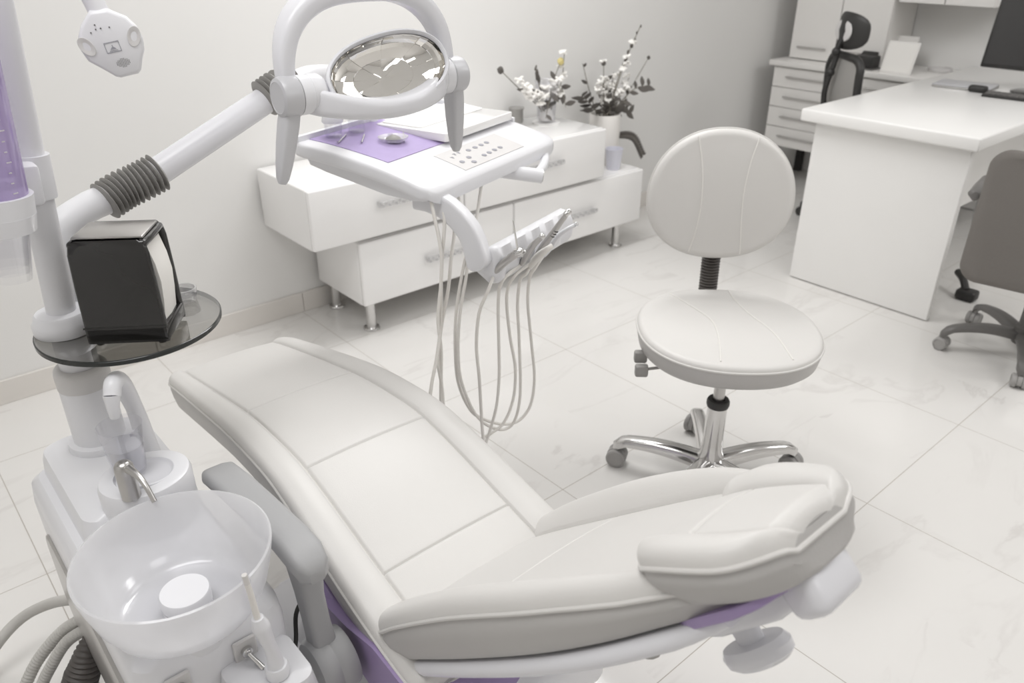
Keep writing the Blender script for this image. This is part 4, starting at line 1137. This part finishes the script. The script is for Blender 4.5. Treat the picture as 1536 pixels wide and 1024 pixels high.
# hoses that feed the table, hanging down behind the chair
hang = [
 [(0.938, 1.345, 0.908), (0.927, 1.300, 0.808), (0.916, 1.290, 0.738), (0.897, 1.280, 0.662), (0.894, 1.270, 0.585), (0.882, 1.260, 0.502), (0.872, 1.250, 0.438), (.86, 1.24, .30), (.80, 1.17, .24), (.73, 1.08, .22)],
 [(0.965, 1.345, 0.902), (0.954, 1.320, 0.861), (0.926, 1.300, 0.764), (0.903, 1.280, 0.647), (0.875, 1.260, 0.582), (0.852, 1.250, 0.533), (0.836, 1.240, 0.480), (.83, 1.23, .36), (.80, 1.17, .24), (.73, 1.08, .22)],
 [(1.023, 1.375, 0.906), (0.995, 1.340, 0.831), (0.969, 1.320, 0.779), (0.941, 1.300, 0.708), (0.903, 1.280, 0.633), (0.885, 1.270, 0.561), (0.884, 1.260, 0.509), (0.879, 1.250, 0.442), (.87, 1.24, .30), (.80, 1.17, .24), (.73, 1.08, .22)],
]
for h in hang: obj('supply_hose', MB().tube(h, .0040, 10, smooth=8), 'hose', it)
# sprung support arm with two bellows
sa = thing('support_arm', 'white tubular support arm with grey ribbed bellows beside the pole', 'support arm', (.25, 1.445, .828))
obj('elbow', MB().tube([(.240, 1.448, .831), (.236, 1.450, .90), (.252, 1.468, .962), (.308, 1.488, .987), (.36, 1.498, .996)], .026, 24, smooth=6), 'white', sa)
obj('elbow_cap', MB().lathe([(.002, .8275), (.030, .8275), (.031, .85), (.028, .8420), (.002, .8420)], (.240, 1.448, 0), 24), 'white', sa)
obj('bellows', corr(MB(), [(.338, 1.492, .990), (.375, 1.50, 1.003), (.41, 1.502, 1.012), (.448, 1.504, 1.024)], .025, .036, .0095, 28, smooth=6, duty=.8), 'rubber', sa)
obj('tube', MB().tube([(.43, 1.503, 1.018), (.695, 1.512, 1.132)], .0255, 28), 'lilac_white', sa)
obj('bellows', corr(MB(), [(.668, 1.511, 1.124), (.705, 1.513, 1.140), (.74, 1.52, 1.145)], .026, .037, .0095, 28, smooth=6, duty=.8), 'rubber', sa)
obj('wrist', MB().tube([(.73, 1.518, 1.142), (.807, 1.56, 1.148), (.938, 1.65, 1.125), (1.05, 1.74, 1.075), (1.065, 1.775, 1.02), (1.06, 1.76, .955)], [.024, .022, .018, .016, .016, .018], 20, smooth=6), 'white', sa)

# things lying on the table
sl = MB(); rows = []
for b_, h in ((.128, .002), (.130, .017), (.34, .017), (.342, .002)):
    rows.append([tl(a, b_, tz(.24) + hh) for a, hh in ((.245, -.004 if b_ > .2 else -.008), (.55, -.004 if b_ > .2 else -.008), (.55, h), (.245, h))])
T = frame(tl(0, 0, 0), TA, Zv)
s_ = thing('tray_cover', 'flat white lid covering the right half of the instrument table', 'lid', tl(.4, .23, .98))
obj('plate', MB().prism(rrect(.245, .128, .548, .345, .008, 3), .970, .990, T, .002, 2), 'gloss_white', s_)
obj('rim', MB().prism(rrect(.26, .215, .54, .34, .01, 3), .990, .993, T, .001, 1), 'gloss_white', s_)
for i, (a, b_, hh) in enumerate(((.095, .345, .060), (.165, .335, .060))):
    p = tl(a, b_, tz(b_) + .0016)
    j = thing('lidded_jar', ('left' if i == 0 else 'right') + ' one of the two clear jars with white domed lid on the purple mat', 'jar', p, 0, 'dome-lidded jars on the mat')
    obj('glass', MB().lathe([(.002, 0), (.019, 0), (.020, .002), (.021, .035), (.019, .035), (.018, .004), (.002, .003)], p, 28), 'clear', j)
    obj('lid', MB().lathe([(.002, .034), (.024, .034), (.025, .037), (.023, .048), (.016, .057), (.006, .061), (.002, .0612)], p, 28), 'lilac_white', j)
p = tl(.165, .225, tz(.225) + .0016)
d_ = thing('glass_dish', 'small clear dish holding grey paste on the purple mat', 'dish', p)
obj('body', MB().lathe([(.002, 0), (.022, 0), (.034, .008), (.036, .012), (.034, .012), (.022, .003), (.002, .003)], p, 28), 'clear_thick', d_)
obj('paste', MB().lathe([(.002, .0032), (.020, .004), (.016, .010), (.008, .014), (.002, .017)], p, 18), 'rubber', d_)
for a0, b0, a1, b1, lb in ((.10, .265, .15, .30, 'shorter steel probe left of the glass dish'), (.18, .205, .235, .25, 'steel probe resting by the glass dish'), (.06, .30, .12, .33, 'steel mirror handle by the lidded jars')):
    pr = MB().tube([tl(a0, b0, tz(b0) + .004), tl(a1, b1, tz(b1) + .004)], [.0018, .0026, .0018], 8)
    pr.tube([tl(a0, b0, tz(b0) + .004), tl(a0 - .008, b0 - .002, tz(b0) + .008)], [.0016, .0006], 6)
    tag(obj('dental_probe', pr, 'chrome'), lb, 'instrument')
p = tl(.44, .36, tz(.36) + .0005)
p = tl(.36, .355, .9935)
k_ = thing('ampoule_bottle', 'white bottle with a purple cap standing at the back of the instrument table', 'bottle', p)
obj('body', MB().lathe([(.002, 0), (.018, 0), (.019, .004), (.019, .022), (.012, .030), (.002, .030)], p, 24), 'white', k_)
obj('cap', MB().lathe([(.002, .030), (.010, .030), (.011, .033), (.011, .047), (.009, .050), (.002, .050)], p, 20), 'purple', k_)

# instruments hanging in the holder, each with its hose
def instrument(a, name, label, cat, pts, rad, m, hose, extra=None, group=None):
    t = thing(name, label, cat, pts[0], 0, group)
    obj('body', MB().tube(pts, rad, 14, smooth=4), m, t)
    obj('hose', MB().tube(hose, .0038, 10, smooth=8), 'hose', t)
    if extra: extra(t)
    return t
def ex0(t):
    obj('needle', MB().tube([(1.006, 1.141, .836), (1.001, 1.141, .862), (.992, 1.140, .903)], [.0024, .0018, .0009], 8), 'chrome', t)
    hx = V((1.008, 1.140, .830))
    m_ = MB().lathe([(.001, -.009), (.0085, -.009), (.0095, -.005), (.0095, .005), (.0075, .009), (.001, .009)], frame(hx, (0, 0, 1), (.5, -.8, .35)), 20)
    for k in range(3): m_.ball(hx + V((.006 + .006 * math.cos(k * 2.1), -.006, .007 * math.sin(k * 2.1))), .0035, u=8, v=6)
    obj('head', m_, 'chrome', t)
instrument(.034, 'air_syringe', 'steel three-way syringe with upright needle, leftmost in the instrument holder', 'instrument',
           [(.985, 1.192, .770), (.988, 1.172, .797), (.997, 1.152, .818), (1.008, 1.141, .830)], [.006, .0082, .0085, .0085], 'steel',
           [(.985, 1.192, .770), (.960, 1.18, .748), (.949, 1.200, .688), (.955, 1.220, .598), (.969, 1.230, .504), (.990, 1.250, .357), (.995, 1.250, .27), (.96, 1.23, .20), (.86, 1.17, .20), (.73, 1.08, .20)], ex0)
def ex1(t): obj('head', MB().ball((1.077, 1.144, .847), .0072), 'chrome', t)
instrument(.108, 'prophy_handpiece', 'short steel handpiece with a ball head, second in the holder', 'handpiece',
           [(1.060, 1.190, .775), (1.060, 1.172, .803), (1.064, 1.157, .827), (1.075, 1.146, .843)], [.006, .008, .0075, .0055], 'steel',
           [(1.060, 1.190, .775), (1.005, 1.188, .752), (1.011, 1.210, .691), (1.037, 1.240, .547), (1.045, 1.250, .466), (1.044, 1.260, .384), (1.040, 1.280, .308), (1.020, 1.285, .255), (.98, 1.28, .23), (.86, 1.19, .20), (.73, 1.06, .18)], ex1)
def ex2(t):
    d_ = V((.015, -.022, .041)).normalized()
    obj('head', MB().lathe([(.001, -.008), (.0055, -.008), (.0068, -.003), (.0068, .004), (.0048, .008), (.001, .008)], frame((1.145, 1.139, .885), d_, (.75, -.2, .55)), 16), 'chrome', t)
    m_ = MB()
    for k in range(3): m_.lathe([(.0060, -.0014), (.0072, 0), (.0060, .0014)], frame(V((1.126, 1.165, .832)) + d_ * .007 * k, (1, 0, 0), d_), 16)
    obj('band', m_, 'dark_rubber', t)
instrument(.165, 'turbine_handpiece', 'long slim steel turbine handpiece in the middle of the holder', 'handpiece',
           [(1.115, 1.205, .765), (1.116, 1.186, .798), (1.128, 1.162, .840), (1.144, 1.140, .882)], [.0065, .0080, .0066, .0054], 'steel',
           [(1.115, 1.205, .765), (1.040, 1.19, .752), (1.044, 1.220, .692), (1.079, 1.250, .572), (1.105, 1.260, .469), (1.108, 1.270, .377), (1.085, 1.280, .309), (1.048, 1.290, .285), (1.01, 1.295, .27), (.90, 1.22, .22), (.73, 1.07, .19)], ex2)
instrument(.235, 'scaler_handpiece', 'pale plastic scaler handpiece lying low in the holder', 'handpiece',
           [(1.095, 1.200, .755), (1.090, 1.175, .785), (1.094, 1.152, .808), (1.108, 1.143, .820)], [.006, .0085, .0085, .005], 'hose',
           [(1.095, 1.200, .755), (1.078, 1.195, .745), (1.075, 1.210, .726), (1.094, 1.240, .649), (1.117, 1.260, .548), (1.131, 1.270, .384), (1.122, 1.280, .301), (1.093, 1.290, .279), (1.047, 1.300, .307), (1.013, 1.310, .357), (.981, 1.315, .454), (.978, 1.320, .535), (.991, 1.325, .629), (1.034, 1.350, .719), (1.048, 1.370, .778), (1.048, 1.395, .890)])
def ex4(t): obj('lens', MB().ball((1.187, 1.153, .846), .0062), 'clear_thick', t)
instrument(.30, 'curing_light', 'slender white curing light wand at the right end of the holder', 'instrument',
           [(1.150, 1.215, .765), (1.150, 1.190, .797), (1.154, 1.174, .822), (1.168, 1.160, .838), (1.186, 1.154, .845)], [.006, .008, .006, .0048, .0045], 'white',
           [(1.150, 1.215, .765), (1.118, 1.208, .745), (1.113, 1.220, .719), (1.135, 1.250, .640), (1.166, 1.270, .520), (1.188, 1.280, .398), (1.183, 1.290, .312), (1.149, 1.300, .275), (1.101, 1.310, .282), (1.046, 1.320, .318), (1.011, 1.325, .359), (.984, 1.330, .438), (.977, 1.330, .517), (.991, 1.340, .624), (1.034, 1.360, .730), (1.085, 1.380, .810), (1.126, 1.405, .893)], ex4)

# ------------------------------------------------------------------ operating lamp
LY = 1.08; LZ = 1.206; LXc = .668
lp = thing('operating_lamp', 'white operating lamp with mirrored reflector and two grey handles over the chair', 'lamp', (LXc, LY, 1.10))
XL, XR = .512, .826
# tilted housing frame: local x along the axis, z out of the mirror
rollx = R(4)
ln = V((-.10, -.86, .50)).normalized()
LT = frame((.678, 1.062, 1.230), V((1, 0, .17)), ln)
RXm, RYm = .098, .050
def oval(rx, ry, z, n=56, ex=2.3): 
    out = []
    for k in range(n):
        a = 2 * PI * k / n; ca, sa = math.cos(a), math.sin(a)
        f = (abs(ca) ** ex + abs(sa) ** ex) ** (-1 / ex)
        out.append(LT @ V((rx * ca * f, ry * sa * f, z)))
    return out
refl = MB(); rings = []
NB = 9
aa = []
for k in range(NB):
    a0 = 2 * PI * k / NB
    for f in (.004, .25, .5, .75, .996): aa.append((a0 + f * 2 * PI / NB, k, f - .5))
qq = []
for j, (qa, qb) in enumerate(((0.04, .36), (.36, .70), (.70, 1.0))):
    for f in (.012, .35, .65, .988): qq.append((qa + (qb - qa) * f, j, f - .5))
rt = random.Random(3)
tilt_ = {(k, j): (rt.uniform(-.006, .006), rt.uniform(-.005, .005)) for k in range(NB) for j in range(3)}
for q, j, fq in qq:
    ring = []
    for a, k, fa in aa:
        ca, sa = math.cos(a), math.sin(a); f = (abs(ca) ** 2.3 + abs(sa) ** 2.3) ** (-1 / 2.3)
        t1, t2 = tilt_[(k, j)]
        rr_ = math.sin(q * PI / 2)
        ring.append(LT @ V((RXm * rr_ * ca * f, RYm * rr_ * sa * f, -.033 + .032 * (1 - math.cos(q * PI / 2)) + (t1 * fa + t2 * fq) * .40)))
    rings.append(ring)
refl.loft(rings, True, False)
obj('reflector', refl, 'mirror', lp, angle=9)
hs_ = MB()
hs_.loft([oval(.03, .010, -.056), oval(.066, .032, -.051), oval(.090, .046, -.036), oval(.102, .055, -.014), oval(.105, .0575, -.004), oval(.105, .0575, .002), oval(.102, .054, .005), oval(.099, .051, .002), oval(.0985, .0505, -.001)], True, False)
obj('housing', hs_, 'lilac_white', lp)
# lower white carrier that runs between the side joints
cr2 = MB(); rows = []
for i in range(25):
    t = i / 24
    x = XL + .035 + (XR - XL - .07) * t
    dip = math.sin(PI * t)
    c = V((x, LY + .01 - .060 * dip ** .8, LZ - .006 - .016 * dip ** .8 + .012 * (t - .5) * dip))
    w = .016 + .004 * dip; h = .021 - .007 * dip
    rows.append([c + V((0, a, b2)) for a, b2 in rrect(-w, -h, w, h, .011, 4)])
cr2.loft(rows)
obj('carrier', cr2, 'lilac_white', lp)
for sgn, xe in ((-1, XL), (1, XR)):
    ax = V((sgn, 0, 0))
    T = frame((xe - sgn * .062, LY + .01, LZ), (0, 0, 1), ax)
    j_ = MB().lathe([(.002, 0), (.024, 0), (.028, .006), (.028, .022), (.0275, .0225), (.0275, .0235), (.028, .024), (.028, .040), (.002, .040)], T, 32)
    jt = obj('side_joint', j_, 'white', lp)
    cpn = MB().lathe([(.002, .0405), (.0275, .0405), (.029, .042), (.029, .062), (.027, .068), (.022, .070), (.0215, .0695), (.002, .0695)], T, 32)
    kn_ = obj('knob', cpn, 'silver', jt)
    hn_ = MB(); rows = []
    tilt = V((-.27 if sgn < 0 else .0, -.02, -1)).normalized()
    c0 = T @ V((-.018, 0, .053))
    for d, w, tk in ((0, .016, .012), (.02, .017, .012), (.05, .0155, .0115), (.08, .0125, .010), (.10, .009, .008), (.108, .005, .005)):
        c = c0 + tilt * d
        sx_ = V((0, 1, 0)); ty = tilt.cross(sx_).normalized()
        rows.append([c + sx_ * a + ty * b2 for a, b2 in rrect(-w, -tk, w, tk, min(w, tk) * .6, 4)])
    obj('handle', MB().loft(rows), 'silver', lp)
# yoke
yk = MB(); rows = []
Nn_ = 40
for i in range(Nn_ + 1):
    a = PI * i / Nn_
    xx = LXc - .142 * math.copysign(abs(math.cos(a)) ** .75, math.cos(a))
    zz = LZ + .012 + .122 * abs(math.sin(a)) ** .8
    c = V((xx, LY + .022 + .015 * math.sin(a), zz))
    d = V((math.sin(a), 0, math.cos(a) * 1.05)).normalized()
    nrm = V((-d.z, 0, d.x))
    w = .015 + .012 * math.sin(a) ; h = .0115 + .005 * math.sin(a)
    rows.append([c + V((0, 1, 0)) * u + nrm * v for u, v in rrect(-w, -h, w, h, h * .8, 4)])
yk.loft(rows)
obj('yoke', yk, 'lilac_white', lp)
obj('suspension_arm', MB().tube([(LXc, LY + .037, LZ + .135), (LXc, LY + .037, LZ + .30), (LXc - .03, LY + .06, LZ + .42), (.50, 1.20, 1.80), (.31, 1.33, 1.98), pole_at(2.0)], .018, 16, smooth=8), 'lilac_white', lp)

# ------------------------------------------------------------------ hanging accessory head at the top left
ah = thing('accessory_head', 'white paddle-shaped head with sticker and speaker holes hanging at the top left', 'device', (.365, 1.29, 1.22))
un = (V((.02, -.02, 1.05))).normalized()
aN = V((-.30, -.93, .05)).normalized()
AT = frame((.356, 1.292, 1.268), aN.cross(Zv) * -1, aN)
AT = AT @ Matrix.Rotation(R(10), 4, 'Z') @ Matrix.Scale(.96, 4)
if (AT.to_3x3() @ V((0, 1, 0))).z < 0: AT = AT @ Matrix.Rotation(PI, 4, 'Z')
ol = [(.012, .052), (.020, .046), (.034, .036), (.043, .020), (.045, .002), (.041, -.014), (.033, -.026), (.026, -.040), (.020, -.044), (-.006, -.044), (-.012, -.041), (-.026, -.026), (-.040, -.012), (-.044, .004), (-.041, .022), (-.030, .038), (-.016, .050), (-.012, .054)]
hb_ = MB()
hb_.loft([[AT @ V((x * k, y * k, z)) for x, y in ol] for z, k in ((-.034, .55), (-.030, .80), (-.020, .95), (-.008, 1.0), (.002, 1.0), (.008, .95), (.010, .88))])
hd2 = obj('housing', hb_, 'white', ah, angle=60)
obj('neck', MB().tube([AT @ V((0, .045, -.010)), AT @ V((-.004, .075, -.012)), AT @ V((-.014, .105, -.016)), AT @ V((-.03, .20, -.03)), V((.30, 1.36, 1.60)), pole_at(1.72)], [.0145, .013, .0125, .012, .012, .012], 16, smooth=6), 'white', ah)
obj('neck_collar', MB().tube([AT @ V((-.007, .083, -.013)), AT @ V((-.016, .112, -.017))], [.016, .0165], 20), 'white', ah)
for sx_ in (-1, 1):
    obj('finger_recess', MB().lathe([(.010, .0), (.0145, .0), (.0150, .0015), (.0145, .003), (.011, .0028), (.004, .0005), (.001, .0003)], AT @ Matrix.Translation((.034 * sx_, .008, .0085)) @ Matrix.Rotation(R(-25 * sx_), 4, 'Z') , 24, sx=.62, sy=1.0), 'panel_grey', hd2)
sk = MB()
for lo, hi in (((-.0105, .0065), (.0105, .0075)), ((-.0105, -.0075), (.0105, -.0065)), ((-.0105, -.0075), (-.0097, .0075)), ((.0097, -.0075), (.0105, .0075))):
    sk.box((lo[0], lo[1], .0101), (hi[0], hi[1], .0107), 0, 1, AT)
sk.prism([(-.0045, -.003), (.0045, -.003), (.0035, -.0022), (0, .0015), (-.0035, -.0022)], .0101, .0106, AT)
sk.box((-.0006, .0016, .0101), (.0006, .0030, .0106), 0, 1, AT)
sk.box((-.006, -.0052, .0101), (.006, -.0046, .0106), 0, 1, AT)
obj('sticker', sk, 'ink', hd2)
vt = MB()
for i in range(-4, 5):
    for j in range(-3, 4):
        if (i / 4.3) ** 2 + (j / 3.3) ** 2 <= 1: vt.lathe([(.0005, .0101), (.0006, .0106)], AT @ Matrix.Translation((.006 + i * .0022, -.024 + j * .0019, 0)), 6)
obj('speaker_holes', vt, 'ink_dark', hd2)
vt = MB()
for x, y in ((-.012, .034), (-.013, .028), (-.006, .028), (.006, .027), (-.021, .025)): vt.lathe([(.001, .0101), (.0011, .0108)], AT @ Matrix.Translation((x, y, 0)), 8)
obj('vent_holes', vt, 'ink_dark', hd2)

# ------------------------------------------------------------------ suction hoses on the floor, lower left
tag(obj('suction_hose', MB().tube([(.135, 1.40, .235), (.116, 1.449, .220), (.104, 1.483, .200), (.062, 1.554, .160), (.011, 1.600, .120), (-.041, 1.598, .090), (-.093, 1.575, .050), (-.15, 1.50, .014), (-.17, 1.36, .0125), (-.14, 1.20, .0125)], .0115, 14, smooth=8), 'hose_dark'), 'smooth grey hose looping widest over the floor at the lower left', 'hose')
tag(obj('suction_hose', corr(MB(), [(.135, 1.34, .245), (.122, 1.377, .240), (.104, 1.395, .220), (.062, 1.435, .180), (.011, 1.450, .130), (-.025, 1.443, .090), (-.058, 1.420, .050), (-.085, 1.35, .015), (-.085, 1.22, .0135), (-.06, 1.10, .0135)], .0105, .0122, .0065, 14, smooth=8), 'hose_dark'), 'ribbed grey suction hose, outer one of the pair at the lower left', 'hose')
tag(obj('suction_hose', corr(MB(), [(.135, 1.315, .245), (.119, 1.346, .240), (.102, 1.364, .220), (.060, 1.400, .180), (.021, 1.410, .130), (-.005, 1.414, .090), (-.033, 1.398, .050), (-.055, 1.33, .015), (-.055, 1.22, .0135), (-.03, 1.10, .0135)], .0102, .0118, .0065, 14, smooth=8), 'hose_dark'), 'ribbed grey suction hose, inner one of the pair at the lower left', 'hose')
vp = smooth_path([(.100, 1.313, .262), (.092, 1.305, .25), (.078, 1.297, .228), (.064, 1.292, .195), (.041, 1.288, .150), (.013, 1.271, .100), (-.005, 1.255, .07)], 8)
vm = MB(); cnt = 26; res = []
for q in range(cnt * 6 + 1):
    u_ = q / (cnt * 6) * (len(vp) - 1); i_ = min(int(u_), len(vp) - 2); res.append(vp[i_].lerp(vp[i_ + 1], u_ - i_))
vm.tube(res, lambda t: (.006 + .026 * min(1, t / .38) ** .8) * (.93 + .07 * math.cos(2 * PI * cnt * t)), 20)
tag(obj('vacuum_hose', vm, 'dark_hose'), 'thick dark corrugated hose against the spittoon unit side', 'hose')

# ------------------------------------------------------------------ lights
def area(name, loc, size, power, col=(1, .997, .993), rot=(0, 0, 0), sy=None):
    l = bpy.data.lights.new(name, 'AREA'); l.energy = power; l.color = col
    l.shape = 'RECTANGLE'; l.size = size; l.size_y = sy or size
    o = bpy.data.objects.new(name, l); o.location = loc; o.rotation_euler = rot; COL.objects.link(o); return o
area('panel_or_fill_light', (2.25, .45, 2.69), 1.2, 8, sy=1.0)
area('panel_or_fill_light', (1.85, 2.15, 2.69), 1.5, 28, sy=.7)
area('panel_or_fill_light', (3.9, -.6, 2.69), 1.0, 24, sy=1.0)  # added fill for the desk background, not a known fixture
area('panel_or_fill_light', (-.2, .9, 2.69), 1.2, 20, sy=1.0)  # added fill from the left for the unit and lamp
area('panel_or_fill_light', (.9, -1.7, 2.69), 1.2, 9, sy=.6)  # added behind the camera to brighten the front wall and lamp mirror
w = bpy.data.worlds.new('world'); sc.world = w; w.use_nodes = True
w.node_tree.nodes['Background'].inputs['Color'].default_value = (.9, .9, .9, 1)
w.node_tree.nodes['Background'].inputs['Strength'].default_value = .3

# ------------------------------------------------------------------ camera
yaw, pit, rol = R(40.98), R(27.646), R(.064)
cam = bpy.data.cameras.new('camera'); co = bpy.data.objects.new('camera', cam); COL.objects.link(co)
d = V((math.sin(yaw) * math.cos(pit), math.cos(yaw) * math.cos(pit), -math.sin(pit)))
r_ = d.cross(V((0, 0, 1))).normalized(); u_ = r_.cross(d)
rr = r_ * math.cos(rol) + u_ * math.sin(rol); uu = u_ * math.cos(rol) - r_ * math.sin(rol)
co.matrix_world = Matrix(((rr.x, uu.x, -d.x, 0), (rr.y, uu.y, -d.y, 0), (rr.z, uu.z, -d.z, 1.42), (0, 0, 0, 1)))
cam.sensor_width = 36; cam.lens = 1181.9 / 1536 * 36
cam.clip_start = .02
cam.dof.use_dof = True; cam.dof.focus_distance = 1.35; cam.dof.aperture_fstop = 5.0
sc.camera = co

vs = sc.view_settings
vs.view_transform = 'Standard'; vs.look = 'None'; vs.gamma = 1; vs.use_curve_mapping = False
vs.exposure = 0.20
sc.cycles.max_bounces = 12; sc.cycles.glossy_bounces = 8; sc.cycles.diffuse_bounces = 5; sc.cycles.transparent_max_bounces = 24
sc.cycles.caustics_reflective = False; sc.cycles.caustics_refractive = False
sc.cycles.sample_clamp_indirect = 6
